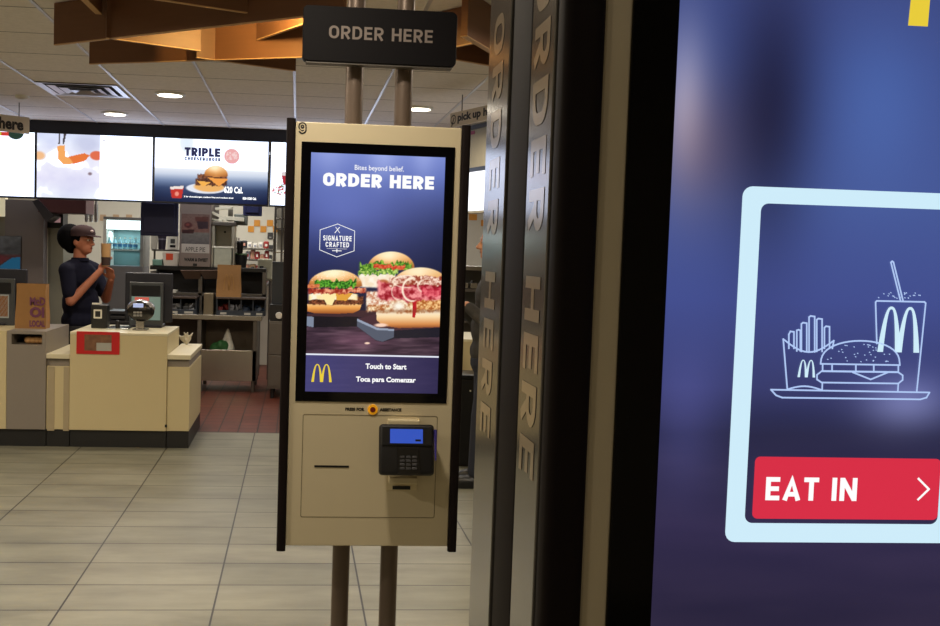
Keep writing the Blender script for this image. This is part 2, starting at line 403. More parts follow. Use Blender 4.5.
def paint_near(A, B):
    """blurred picture behind the order buttons, with one painted reflection; A, B are 0..1 over the 0.40 x 0.71 m display"""
    X = A*.40; Z = 1.79-B*.709      # metres from the left edge, height
    px = 664 + X*1613; py = 262 - (Z-1.5)*1613
    img = ramp(py, [(-250, (150, 165, 225)), (-60, (60, 70, 124)), (60, (64, 80, 140)), (200, (70, 88, 150)), (300, (66, 78, 142)), (390, (56, 60, 108)), (440, (40, 40, 70)), (540, (48, 42, 74)), (640, (44, 38, 62)), (900, (60, 56, 100))])
    img += (np.exp(-((px-765)/48)**2 - ((py-110)/130)**2))[..., None]*np.array([-32, -46, -74])
    img += (np.exp(-((px-690)/46)**2 - ((py-150)/70)**2))[..., None]*np.array([24, 2, -24])
    img += (np.exp(-((px-672)/26)**2 - ((py-95)/75)**2))[..., None]*np.array([76, 64, 44])
    img += (np.exp(-((px-880)/60)**2 - ((py-90)/90)**2))[..., None]*np.array([8, 16, 22])
    img += (np.exp(-((px-930)/50)**2 - ((py-405)/30)**2))[..., None]*np.array([60, 62, 70])  # bright spot: a reflection on the glass painted into the picture
    img += (np.exp(-((px-690)/40)**2 - ((py-430)/70)**2))[..., None]*np.array([20, 20, 34])
    n = fbm(px/160, py/26, 3)[..., None]-.5
    img += n*np.array([16, 12, 12])*np.clip((py-380)/80, 0, 1)[..., None]
    img = np.clip(img, 6, 255)
    return img

# ------------------------------------------------------------------ palette
BEIGE = mat('champagne_enamel', (208, 195, 164), .42, 0, .02, 6)
DARKBAR = mat('bronze_black_trim', (28, 22, 22), .6, 0, .08, spec=.08)
BLACKGLASS = mat('black_glass', (5, 5, 8), .08, 0, 0, spec=.22)
POLE = mat('bronze_pole', (108, 94, 84), .4, .4, .05)
STRIP = mat('glossy_side_panel', (122, 120, 116), .15, .45, .03, 40, spec=1., stretch=(8, 8, .5))
LETTER_TAN = mat('tan_lettering', (190, 174, 152), .17, .25, .02, spec=1.)
SIGNBLACK = mat('sign_black', (13, 11, 14), .6, 0, .05, spec=.12)
SIGNLET = mat('sign_lettering', (122, 112, 107), .6, 0, .02, spec=.2)
STEEL = mat('stainless_steel', (172, 168, 160), .27, .9, .10, 6, stretch=(1, 1, 12))
STEELDK = mat('dim_steel', (112, 108, 104), .42, .8, .12, 8)
WHITE = mat('white_plastic', (222, 220, 210), .5, 0, .03)
BLACK = mat('black_plastic', (16, 16, 19), .45, 0, .08)
NAVYBLACK = mat('navy_black_plastic', (18, 20, 34), .5, 0, .08)
CREAM = mat('cream_laminate', (204, 190, 150), .45, 0, .02, 5)
CREAMTOP = mat('cream_worktop', (214, 206, 178), .35, 0, .02, 5)
GREYLAM = mat('grey_laminate', (134, 126, 118), .5, 0, .04, 5)
TOE = mat('black_toe_kick', (26, 26, 27), .5, 0, .08)
KRAFT = mat('kraft_paper', (152, 112, 66), .8, 0, .10, 20, bump=.2)
GW = glow('screen_white', (255, 255, 255)); GY = glow('screen_yellow', (232, 204, 60)); GICE = glow('screen_ice', (206, 236, 250))
GRED = glow('screen_red', (216, 46, 70)); GLINE = glow('screen_line', (176, 200, 244)); GFAINT = glow('screen_faint', (130, 146, 214))

# ------------------------------------------------------------------ kiosk
def make_kiosk(cx, fy, label, is_front):
    """cx = middle, fy = depth of the fascia"""
    k = thing('order_kiosk', label, 'kiosk', (cx, fy, 0), 'self order kiosks')
    X = lambda x: cx+x
    def B(x0, x1, y0, y1, z0, z1): return MB().box((X(x0), fy+y0, z0), (X(x1), fy+y1, z1))
    B(-.247, .247, 0, .07, .612, 1.880).build('fascia', BEIGE, k, .003)
    B(-.247, .247, .16, .232, .612, 1.880).build('rear_fascia', BEIGE, k, .003)
    B(-.235, .235, .07, .16, .66, 1.84).build('core', BLACK, k)
    for sx in (-1, 1):
        for y0, wx in ((-.012, .0135), (.206, .007)):
            mb = MB(); c0 = .2465+wx; pts = []; e = .6
            for i in range(24):
                t = 2*math.pi*i/24
                pts.append((X(sx*(c0 + wx*math.copysign(abs(math.cos(t))**e, math.cos(t)))), fy+y0+.013+.013*math.copysign(abs(math.sin(t))**e, math.sin(t)), .598))
            mb.prism(pts, (0, 0, 1.290)); mb.build('corner_bar', DARKBAR, k, 0, True)
        for y0, y1 in ((.0142, .078), (.154, .240)):
            st = B(sx*.2605, sx*.2735, y0, y1, .612, 1.880).build('side_strip', STRIP, k, .001)
            yc = (y0+y1)/2; H = .042
            if sx < 0: caps('ORDER HERE', LETTER_TAN, st, 'lettering', (X(-.2738), fy+yc+H/2, 1.697), (0, 0, -1), (0, -1, 0), .345, H, .19, .2)
            else: caps('ORDER HERE', LETTER_TAN, st, 'lettering', (X(.2738), fy+yc-H/2, 1.697), (0, 0, -1), (0, 1, 0), .345, H, .19, .2)
        B(sx*.247, sx*.2605, .012, .238, .612, 1.880).build('side_wall', DARKBAR, k, .001)
        B(sx*.2600, sx*.2725, .081, .151, .605, 1.885).build('centre_bar', DARKBAR, k, .009, True, 4)
    # bezel and display
    B(-.2285, .2285, -.003, .004, 1.052, 1.822).build('bezel', BLACKGLASS, k, .0015)
    sy = fy-.0036
    sm = attr_screen('lit_display', 1.0)
    if not is_front:
        d = display('display', sm, k, X(-.1995), X(.1995), 1.082, 1.791, sy, 268, 476, paint_kiosk)
        s = .399/134; zt = 1.791; xl = X(-.1995); yt = sy-.0006
        T = lambda t, a0, a1, b0, b1, m, bold=0., nm='caption': text(t, m, d, nm, (xl+a0*s, yt, zt-b1*s), (1,0,0), (0,0,1), (a1-a0)*s, (b1-b0)*s, bold)
        T('Bites beyond belief.', 43.5, 92.5, 10.6, 17.2, GW, .004)
        caps('ORDER HERE', GW, d, 'headline', (xl+12.4*s, yt, zt-32.4*s), (1,0,0), (0,0,1), 111*s, 13*s, .255, .1)
        caps('SIGNATURE', GW, d, 'caption', (xl+14*s, yt, zt-86.6*s), (1,0,0), (0,0,1), 28.4*s, 5.2*s, .2, .22); caps('CRAFTED', GW, d, 'caption', (xl+16.6*s, yt, zt-92.8*s), (1,0,0), (0,0,1), 23.4*s, 5*s, .2, .22)
        T('Touch to Start', 60, 101.5, 208.6, 214.2, GW, .035); T('Toca para Comenzar', 50.8, 111.4, 222, 228.8, GW, .035)
        mb = MB(); q = lambda a, b: V(xl+a*s, yt, zt-b*s)
        ribbon(mb, [q(28, 69.8), q(45.2, 76.2), q(45.2, 96), q(28, 102.6), q(10.8, 96), q(10.8, 76.2)], .0017, (0,-1,0), True)
        ribbon(mb, [q(18, 94.4), q(38, 94.4)], .0008, (0,-1,0))
        ribbon(mb, [q(25.6, 78.6), q(30, 73)], .0022, (0,-1,0)); ribbon(mb, [q(30.4, 78.6), q(26.2, 73)], .0016, (0,-1,0))
        ribbon(mb, [q(23.6, 96.4), q(32.4, 96.4)], .0022, (0,-1,0)); ribbon(mb, [q(28, 97.8), q(28, 95)], .0026, (0,-1,0))
        mb.build('badge', GW, d)
        mb = MB(); arches(mb, xl+5.8*s, xl+26.6*s, zt-228.4*s, zt-210.2*s, yt, .23); mb.build('arch_emblem', GY, d)
    else:
        d = display('display', sm, k, X(-.1995), X(.1995), 1.082, 1.791, sy, 130, 230, paint_near)
        yt = sy-.0006; Yw = yt
        q = lambda px, py, dy=0.: V(at(px, py, Yw).x, yt-dy, at(px, py, Yw).z)
        xl, zt = q(736.5, 313).x, q(744, 186).z; zb = q(735, 542).z
        xi, zit, zib = q(755.5, 313).x, q(757, 203).z, q(753, 523).z
        xr = q(969, 313).x
        for off, nm in ((0, 'choice_frame'), (.1745, 'choice_frame')):
            mb = MB(); o_ = rrect(xl+off, zb, xr+off, zt, .0065, yt); i_ = rrect(xi+off, zib, xr+off-(xi-xl), zit, .005, yt)
            frame_ring(mb, o_, i_); fr = mb.build(nm, GICE, d)
            mb = MB(); mb.add(rrect(xi+off+.0048, q(751, 518.5).z, xr+off-(xi-xl)-.0002, q(757, 456.5).z, .0035, yt-.0002), [list(range(24))]); 
            me = mb.build('choice_button', GRED, d)
            me.data.flip_normals()
            if off == 0:
                caps('EAT IN', GW, me, 'lettering', q(764.8, 500, .0005), (1,0,0), (0,0,1), q(856, 490).x-q(764.8, 490).x, q(764.8, 476.8).z-q(764.8, 500).z, .2, .13)
                mb = MB(); ribbon(mb, [q(918, 478.5, .0005), q(928.4, 489, .0005), q(917.6, 499.4, .0005)], .0014, (0,-1,0)); mb.build('chevron', GW, me)
        # line drawing of a meal on a tray
        z = lambda x, y: q(760+x/3.911, 250+y/3.911, .0003)
        mb = MB(); w = .00105; N = (0,-1,0)
        L = lambda pts, cl=False, ww=w: ribbon(mb, [z(*p) for p in pts], ww, N, cl)
        L([(42, 546), (62, 568), (86, 577), (626, 584), (650, 577), (662, 557)]); L([(42, 546), (662, 557)])
        L([(90, 348), (106, 545)]); L([(288, 354), (282, 385)]); L([(243, 520), (242, 548)])
        L([(90, 348)]+[(90+198*t, 348+6*t+48*math.sin(math.pi*t)) for t in [i/14 for i in range(1, 14)]]+[(288, 354)])
        L([(106, 545)]+[(106+136*t, 545+3*t-14*math.sin(math.pi*t)) for t in [i/10 for i in range(1, 10)]]+[(242, 548)])
        for xa, xb, yt_, yb, slant in ((112, 132, 320, 385, 10), (143, 157, 314, 395, 0), (161, 182, 286, 397, 3), (191, 213, 260, 399, 2), (221, 242, 270, 397, 3), (251, 271, 300, 385, 4)):
            L([(xa, yb), (xa, yt_+slant), (xa+6, yt_-2), (xb, yt_), (xb, yb)])
        L([(236, 445)]+[(391-154*math.cos(math.pi*t), 445-90*math.sin(math.pi*t)**.8) for t in [i/22 for i in range(1, 22)]]+[(546, 450)], True)
        L([(244, 450), (244, 473), (540, 477), (540, 452)]); L([(281, 451), (281, 474)]); L([(374, 451), (374, 475)]); L([(444, 452), (444, 476)])
        L([(240, 474), (222, 488), (222, 506), (240, 518), (540, 522), (557, 508), (557, 490), (540, 478)], True)
        L([(362, 478), (432, 506), (500, 478)]); L([(540, 522), (538, 553)])
        L([(456, 366), (451, 204), (456, 199), (642, 203), (647, 208), (612, 553)])
        L([(548, 197), (511, 48), (516, 44), (521, 48), (558, 197)])
        rs = random.Random(3)
        for i in range(24):
            x, y = 460+rs.random()*165, 165+rs.random()*24; L([(x, y), (x+2, y+2)], False, .0006)
        for i in range(42):
            t = rs.random()*2-1; y = 368+rs.random()*68
            if (t*.95)**2 + ((446-y)/88)**2 < .9: x = 391+t*140; L([(x, y), (x+2.5, y+1)], False, .0006)
        mb.build('meal_drawing', GLINE, d)
        mb = MB(); a, b = z(145, 497), z(219, 430); arches(mb, a.x, b.x, a.z, b.z, a.y, .26); mb.build('arch_drawing', GICE, d); mb = MB()
        a, b = z(456, 398), z(634, 224); arches(mb, a.x, b.x, a.z, b.z, a.y, .25); mb.build('arch_drawing', GICE, d)
        mb = MB(); x0 = q(907, 26).x; x1 = q(930, 26).x; zb_ = q(918, 26).z
        wM = (X(0)-x0)*2
        arches(mb, x0, x0+wM, zb_, zb_+.095, yt, .24, 7); mb.build('arch_emblem', GY, d)
    # lower fascia: seam, button, slot, reader
    mb = MB(); y = fy-.0008; P = rrect(X(-.204), .700, X(.203), 1.013, .006, y); P2 = rrect(X(-.2025), .7015, X(.2015), 1.0115, .005, y); frame_ring(mb, P, P2)
    mb.build('service_door_seam', mat('seam', (96, 84, 58), .7), k)
    mb = MB(); mb.cyl((X(.005), fy, 1.030), (X(.005), fy-.004, 1.030), .0155, .0145, 28); bt = mb.build('assistance_button', mat('button_ring', (225, 160, 30), .4, emis=(240, 160, 20), es=.35), k)
    MB().cyl((X(.005), fy-.004, 1.030), (X(.005), fy-.0062, 1.030), .0085, .008, 24).build('button_core', mat('button_core', (120, 30, 22), .4), bt)
    mb = MB()
    for i in range(9):
        t = math.radians(-120+30*i+90); c = V(X(.005), fy-.0042, 1.030)
    text('PRESS FOR', BLACK, k, 'button_caption', (X(-.078), fy-.0008, 1.0255), (1,0,0), (0,0,1), .058, .0095, .05)
    text('ASSISTANCE', BLACK, k, 'button_caption', (X(.026), fy-.0008, 1.0255), (1,0,0), (0,0,1), .066, .0095, .05)
    B(-.166, -.062, -.0015, .001, .8525, .8585).build('receipt_slot', BLACK, k)
    if not is_front:
        caps('9', mat('nine_outline', (24, 22, 22), .6), k, 'kiosk_number', (X(-.2395), fy-.0009, 1.8435), (1,0,0), (0,0,1), .025, .035, .31)
        caps('9', BEIGE, k, 'kiosk_number', (X(-.2353), fy-.0016, 1.8477), (1,0,0), (0,0,1), .0167, .0266, .11)
    # card reader on its bracket
    br = B(.050, .146, -.030, .0, .93, 1.004).build('reader_bracket', mat('cream_bracket', (214, 200, 164), .45, 0, .02), k, .003)
    B(.057, .143, -.048, .0, .814, .834).build('bracket_lip', _M['cream_bracket'], br, .003)
    B(.052, .146, -.003, .0, .785, .835).build('bracket_plate', _M['cream_bracket'], br, .001)
    B(.072, .126, -.0045, -.001, .788, .799).build('bracket_slot', BLACK, br)
    rd_c = V(X(.104), fy-.062, .921)
    Rm = Matrix.Rotation(math.radians(-14), 3, 'X')
    def Q(x, y, z): return rd_c + Rm @ V(x, y, z)
    def qbox(mb, x0, x1, y0, y1, z0, z1):
        b_ = MB().box((x0, y0, z0), (x1, y1, z1)); mb.add([Q(*v) for v in b_.v], b_.f); return mb
    rd = qbox(MB(), -.082, .082, -.016, .02, -.075, .075).build('card_reader', mat('reader_black', (20, 20, 23), .42), k, .011, True, 3)
    qbox(MB(), -.076, .076, -.021, -.012, .010, .070).build('reader_head', _M['reader_black'], rd, .004)
    qbox(MB(), -.051, .046, -.0222, -.02, .018, .060).build('reader_display', mat('reader_blue', (20, 40, 110), .2, var=0, emis=(46, 78, 178), es=1.), rd)
    qbox(MB(), .024, .040, -.0228, -.022, .024, .030).build('display_mark', BLACK, rd)
    mb = MB(); mb.prism([Q(-.030, -.018, .006), Q(.034, -.018, .006), Q(.040, -.018, -.070), Q(-.028, -.018, -.070)], Rm @ V(0, -.004, 0)); mb.build('keypad_plate', mat('keypad_black', (12, 12, 14), .3), rd, .001)
    for r in range(4):
        for c in range(3):
            qbox(MB(), -.022+c*.018, -.008+c*.018, -.0255, -.022, -.026-r*.011, -.0185-r*.011).build('key', mat('key_grey', (62, 62, 66), .5), rd, .0015)
    mb = MB(); mb.cyl(Q(.086, -.008, .06), Q(.086, -.008, -.03), .005, .003, 10); mb.build('stylus', mat('stylus_violet', (70, 60, 150), .3), rd, 0, True)
    # poles, sign
    for px in (-.072, .080):
        pl = MB().cyl((X(px), fy+.115, .008), (X(px), fy+.115, 2.65), .0272, n=28).build('pole', POLE, k, 0, True)
        MB().lathe((X(px), fy+.115, 2.60), [(.0272, 0), (.045, .035), (.05, .05)], 24).build('ceiling_collar', POLE, pl, 0, True)
    B(-.20, .20, -.02, .25, 0, .010).build('base_plate', STEELDK, k, .002)
    zc0, zc1 = 2.066, 2.229
    sg = MB(); sg.prism([(p.x, p.y, p.z) for p in rrect(X(-.2335), zc0, X(.2285), zc1, .016, fy+.042)], (0, .045, 0))
    sg = sg.build('top_sign', SIGNBLACK, k, .002, True)
    caps('ORDER HERE', SIGNLET, sg, 'lettering', (X(-.1555), fy+.0412, 2.134), (1,0,0), (0,0,1), .311, .038, .18, .15)
    MB().box((X(-.222), fy+.046, zc0-.006), (X(.217), fy+.083, zc0)).build('sign_underlip', STEELDK, sg, .001)
    return k
make_kiosk(.232, 2.98, 'champagne coloured order kiosk numbered 9, standing alone on two poles, burgers on its display', False)
make_kiosk(.433, .62, 'large nearest order kiosk cut by the right edge, its display showing an eat in button', True)

# ------------------------------------------------------------------ room shell
def tile_mat(name, c1, c2, mortar, bw, rh, ox, oy, ms, rough, streak, spec=.4, var=.5):
    m = bpy.data.materials.new(name); m.use_nodes = True; nt = m.node_tree; b = nt.nodes['Principled BSDF']
    b.inputs['Specular IOR Level'].default_value = spec
    g = nt.nodes.new('ShaderNodeNewGeometry'); mp = nt.nodes.new('ShaderNodeMapping'); mp.inputs['Location'].default_value = (-ox, -oy, 0)
    nt.links.new(g.outputs['Position'], mp.inputs['Vector'])
    br = nt.nodes.new('ShaderNodeTexBrick'); br.offset = 0; br.squash = 1
    for n_, v in (('Scale', 1), ('Mortar Size', ms), ('Mortar Smooth', .1), ('Bias', 0), ('Brick Width', bw), ('Row Height', rh)): br.inputs[n_].default_value = v
    br.inputs['Color1'].default_value = rgb(*c1); br.inputs['Color2'].default_value = rgb(*c2); br.inputs['Mortar'].default_value = rgb(*mortar)
    nt.links.new(mp.outputs[0], br.inputs['Vector'])
    sc = nt.nodes.new('ShaderNodeMapping'); sc.inputs['Scale'].default_value = streak; nt.links.new(g.outputs['Position'], sc.inputs['Vector'])
    no = nt.nodes.new('ShaderNodeTexNoise'); no.inputs['Scale'].default_value = 1; no.inputs['Detail'].default_value = 6; no.inputs['Roughness'].default_value = .62
    nt.links.new(sc.outputs[0], no.inputs['Vector'])
    rp = nt.nodes.new('ShaderNodeValToRGB'); rp.color_ramp.elements[0].position = .3; rp.color_ramp.elements[0].color = (1-var, 1-var, 1-var, 1)
    rp.color_ramp.elements[1].position = .7; rp.color_ramp.elements[1].color = (1.0, 1.0, 1.0, 1)
    nt.links.new(no.outputs['Fac'], rp.inputs[0])
    mx = nt.nodes.new('ShaderNodeMixRGB'); mx.blend_type = 'MULTIPLY'; mx.inputs[0].default_value = 1
    nt.links.new(br.outputs['Color'], mx.inputs[1]); nt.links.new(rp.outputs[0], mx.inputs[2]); nt.links.new(mx.outputs[0], b.inputs['Base Color'])
    b.inputs['Roughness'].default_value = rough
    bp = nt.nodes.new('ShaderNodeBump'); bp.inputs['Strength'].default_value = .25; bp.inputs['Distance'].default_value = .002; bp.invert = True
    nt.links.new(br.outputs['Fac'], bp.inputs['Height']); nt.links.new(bp.outputs[0], b.inputs['Normal'])
    return m
GREYTILE = tile_mat('grey_stone_plank_tile', (140, 138, 122), (130, 129, 113), (36, 32, 26), .626, .313, .313, .048, .0042, .42, (1.6, 5.0, 1), .4, .42)
REDTILE = tile_mat('red_quarry_tile', (104, 50, 34), (92, 43, 29), (36, 18, 14), .158, .158, .02, .0, .006, .45, (6, 6, 1), .4, .3)
CEILT = tile_mat('ceiling_tile', (238, 230, 222), (234, 226, 218), (104, 96, 88), .62, .61, .57, .23, .006, .9, (30, 30, 1), .1, .12)
WTILE = mat('white_wall_tile', (206, 200, 182), .35, 0, .05, 8)
WALLC = mat('beige_wall', (190, 178, 156), .8, 0, .05, 4)
structure(MB().box((-5, -3, -.1), (4.2, 8.19, 0)).build('floor', GREYTILE))
structure(MB().box((-5, 8.19, -.1), (4.2, 13.2, 0)).build('floor', REDTILE))
structure(MB().box((-5, -3, 2.65), (4.2, 13.2, 2.75)).build('ceiling', CEILT))
TBAR = mat('ceiling_tee_bar', (196, 194, 198), .35, .1, .03)
mb = MB()
for i in range(-7, 7):
    x = -.05+.62*i; mb.box((x-.009, -3, 2.645), (x+.009, 13.1, 2.65))
structure(mb.build('trim_1', TBAR))
wb = structure(MB().box((-5, 13.1, 0), (4.2, 13.2, 2.65)).build('wall_back', WTILE))
structure(MB().box((-5.1, -3, 0), (-5, 13.2, 2.65)).build('wall_left', WALLC))
structure(MB().box((4.2, -3, 0), (4.3, 13.2, 2.65)).build('wall_right', WALLC))
structure(MB().box((-5, -3.1, 0), (4.2, -3, 2.65)).build('wall_front', WALLC))
ORT = mat('orange_wall_tile', (206, 140, 52), .35, 0, .08)
mb = MB()
for x0, y0 in ((248, 226), (254, 220), (260.3, 226), (267, 220), (273, 226), (469, 214), (481, 220)):
    pbox(mb, x0, y0, x0+(6 if x0 < 460 else 8), y0+6.2, 13.09, .03)
mb.build('accent_tile', ORT, wb)
mb = MB()
for x0 in (100, 113, 126): pbox(mb, x0, 214.5, x0+6, 220.7, 13.09, .03)
mb.build('accent_tile', mat('tan_wall_tile', (186, 156, 122), .4, 0, .05), wb)
structure(pbox(MB(), 4.5, 200, 43, 372, 10.4, .15).build('wall_partition', mat('grey_partition', (108, 100, 98), .6, 0, .06, 6)))

# ------------------------------------------------------------------ ceiling fittings
LITDISC = mat('lit_lens', (250, 245, 230), .4, var=0, emis=(255, 246, 224), es=6.)
def downlight(x, y, label, e):
    t = thing('downlight', label, 'light', (x, y, 2.65), 'recessed ceiling downlights')
    MB().lathe((x, y, 2.635), [(.092, 0), (.112, .004), (.115, .0145)], 36).build('trim_ring', WHITE, t, 0, True)
    MB().cyl((x, y, 2.6335), (x, y, 2.6345), .090, n=36).build('lens', LITDISC, t)
    ld = bpy.data.lights.new('downlight_lamp', 'AREA'); ld.shape = 'DISK'; ld.size = .17; ld.energy = e; ld.color = (1, .87, .69); ld.spread = math.radians(165)
    lo = bpy.data.objects.new('downlight_lamp', ld); COL.objects.link(lo); lo.location = (x, y, 2.628)
a = onz(170, 95, 2.64); downlight(a.x, a.y, 'round recessed downlight left of the kiosk, larger and nearer of the left pair', 16)
a = onz(115, 114, 2.64); downlight(a.x, a.y, 'small round recessed downlight just above the drink menu screen', 16)
a = onz(419, 109, 2.64); downlight(a.x, a.y, 'round recessed downlight directly right of the kiosk poles', 16)
for x, y, lab in ((-2.6, 1.6, 'recessed downlight out of frame at left'), (-1.2, -1.0, 'recessed downlight behind the viewer at left'), (1.0, -1.4, 'recessed downlight behind the viewer at right'),
                  (-1.3, 3.6, 'recessed downlight above the tiles before the counter at left'), (1.7, 4.3, 'recessed downlight above the tiles right of the kiosk'), (-3.2, 5.4, 'recessed downlight at far left above the floor tiles')):
    downlight(x, y, lab, 6 if y < 0 else 42)
downlight(-.10, 2.35, 'recessed downlight above and before the kiosk numbered 9', 17)
def panel_light(x, y, w, d, e, lab):  # unseen panels with area lamps, added to light the kitchen
    t = thing('added_light_panel', lab, 'light', (x, y, 2.65), 'added kitchen light panels')
    MB().box((x-w/2-.02, y-d/2-.02, 2.632), (x+w/2+.02, y+d/2+.02, 2.65)).build('frame', WHITE, t, .003)
    MB().box((x-w/2, y-d/2, 2.629), (x+w/2, y+d/2, 2.632)).build('diffuser', mat('lit_diffuser', (250, 250, 250), .5, var=0, emis=(240, 246, 255), es=3.), t)
    ld = bpy.data.lights.new('panel_lamp', 'AREA'); ld.shape = 'RECTANGLE'; ld.size = w; ld.size_y = d; ld.energy = e; ld.color = (1, .97, .92)
    lo = bpy.data.objects.new('panel_lamp', ld); COL.objects.link(lo); lo.location = (x, y, 2.62)
panel_light(-.9, 11.9, 1.2, .3, 26, 'added unseen light panel above the prep table')
panel_light(-2.4, 11.6, 1.2, .3, 22, 'added unseen light panel near the bottle cooler')
panel_light(-.9, 10.15, 1.2, .25, 14, 'added unseen light panel just behind the menu screens')
panel_light(-2.6, 10.05, 1.0, .2, 5, 'added unseen light panel behind the drink menu screen')
panel_light(1.6, 11.2, 1.2, .3, 26, 'added unseen light panel behind the right end counter')
# air vent: stepped diffuser in one tile
a = onz(41, 82, 2.645); b = onz(121, 97, 2.645)
vc = onz(84, 90, 2.645); vt = thing('air_vent', 'square stepped air vent in the ceiling left of the downlights', 'vent', (vc.x, vc.y, 2.65))
for i in range(4):
    s0 = .29-.07*i; mb = MB(); z1, z0 = 2.65, 2.640-.004*i
    o_ = [V(vc.x+sx*s0, vc.y+sy*s0, z0) for sx, sy in ((-1,-1),(1,-1),(1,1),(-1,1))]; i_ = [V(vc.x+sx*(s0-.045), vc.y+sy*(s0-.045), z0+.004+.004*i) for sx, sy in ((-1,-1),(1,-1),(1,1),(-1,1))]
    mb.add(o_+i_+[p+V(0,0,.003) for p in o_], [[j, (j+1) % 4, 4+(j+1) % 4, 4+j] for j in range(4)]+[[8+j, 8+(j+1) % 4, (j+1) % 4, j] for j in range(4)])
    mb.build('louvre_ring', mat('vent_metal', (188, 188, 196), .3, .5, .03), vt)
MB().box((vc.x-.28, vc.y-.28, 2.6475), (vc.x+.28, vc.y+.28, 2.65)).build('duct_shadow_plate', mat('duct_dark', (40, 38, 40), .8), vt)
a = onz(22, 97, 2.64); tag(MB().lathe((a.x, a.y, 2.62), [(.025, 0), (.05, .012), (.055, .03)], 24).build('smoke_detector', WHITE, None, 0, True), 'small white round detector on the ceiling at far left', 'detector')

# wooden lattice
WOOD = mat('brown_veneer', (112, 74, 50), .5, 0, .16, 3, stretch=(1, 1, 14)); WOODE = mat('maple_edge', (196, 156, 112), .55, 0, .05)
lt = thing('ceiling_lattice', 'brown wooden lattice of crossing boards hung under the ceiling at the top', 'ceiling feature', (-.3, 4.6, 2.65))
def board(x0, y0, x1, y1, zb, th=.016):
    p, q = onz(x0, y0, zb), onz(x1, y1, zb); d = (q-p); d.z = 0; d.normalize(); n = V(-d.y, d.x, 0)*th/2
    mb = MB().prism([p-n, q-n, q+n, p+n], (0, 0, 2.646-zb)); o = mb.build('board', WOOD, lt)
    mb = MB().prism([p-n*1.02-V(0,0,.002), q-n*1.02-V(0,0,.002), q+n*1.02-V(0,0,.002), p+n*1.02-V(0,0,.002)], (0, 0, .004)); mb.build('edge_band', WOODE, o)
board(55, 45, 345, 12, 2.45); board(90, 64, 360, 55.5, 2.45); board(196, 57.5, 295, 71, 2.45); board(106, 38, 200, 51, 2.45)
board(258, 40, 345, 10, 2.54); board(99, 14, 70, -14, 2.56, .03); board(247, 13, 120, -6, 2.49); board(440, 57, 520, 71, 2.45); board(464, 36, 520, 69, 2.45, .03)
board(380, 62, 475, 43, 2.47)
a = onz(318, 14, 2.5)
sp = thing('lattice_lamp', 'small warm spotlight tucked between the boards of the ceiling lattice', 'light', (-.13, 4.45, 2.65))
MB().lathe((-.13, 4.45, 2.585), [(.035, 0), (.035, .05), (.012, .056), (.012, .065)], 20).build('housing', BLACK, sp, 0, True)
MB().cyl((-.13, 4.45, 2.583), (-.13, 4.45, 2.585), .03).build('lens', LITDISC, sp)
ld = bpy.data.lights.new('lattice_bulb', 'POINT'); ld.energy = 30; ld.color = (1, .68, .22); ld.shadow_soft_size = .03
lo = bpy.data.objects.new('lattice_bulb', ld); COL.objects.link(lo); lo.location = (-.13, 4.47, 2.55)

# ------------------------------------------------------------------ menu screens
YM = 9.7
mr = MB(); xa = at(-160, 130, YM).x; xb = at(420, 130, YM).x
z0, z1 = 2.5430, 2.65
mr.box((xa, YM, z0), (xb, YM+.16, z1)); tag(mr.build('menu_rail', mat('rail_navy', (26, 26, 36), .5, 0, .05), None, .004), 'long dark rail fixed under the ceiling above the row of menu screens', 'rail')
def paint_white(A, B): return np.full(A.shape+(3,), 252.)
def paint_drink(A, B):
    img = ramp(B, [(0, (216, 224, 250)), (.4, (244, 244, 255)), (.7, (234, 232, 252)), (1, (238, 244, 255))]); x, y = A*220, B*125     # 220 x 125 units
    img += (fbm(x/26, y/22, 5)[..., None]-.5)*np.array([34, 34, 14])
    mixc(img, ellm(x, y, 95, 18, 34, 26, .6)*.7, (196, 200, 228)); mixc(img, ellm(x, y, 70, 95, 60, 34, .7)*.5, (208, 208, 240))
    mixc(img, ellm(x, y, 40, 46, 26, 22, .5), (252, 252, 255))
    mixc(img, polm(x, y, [(38, 24), (52, 22), (54, 44), (72, 46), (92, 40), (90, 52), (70, 58), (50, 60), (40, 50)]), (246, 170, 96))
    mixc(img, polm(x, y, [(60, 44), (90, 36), (100, 40), (92, 50), (70, 58)]), (232, 120, 60)); mixc(img, ellm(x, y, 113, 40, 14, 10, .2), (226, 110, 78))
    mixc(img, ellm(x, y, 4, 44, 14, 10, .4), (244, 190, 140))
    mixc(img, polm(x, y, [(41, 0), (44, 0), (44, 20), (40, 20)])+polm(x, y, [(50, 0), (55, 0), (51, 20), (48, 20)]), (70, 62, 70))
    mixc(img, ellm(x, y, 101, 76, 5, 4, .5), (140, 120, 130))
    mixc(img, np.clip((x-119.5)*2, 0, 1), (252, 252, 255))
    mixc(img, ellm(x, y, 127, 10, 4, 3, .4)*.4, (190, 190, 210))
    return img
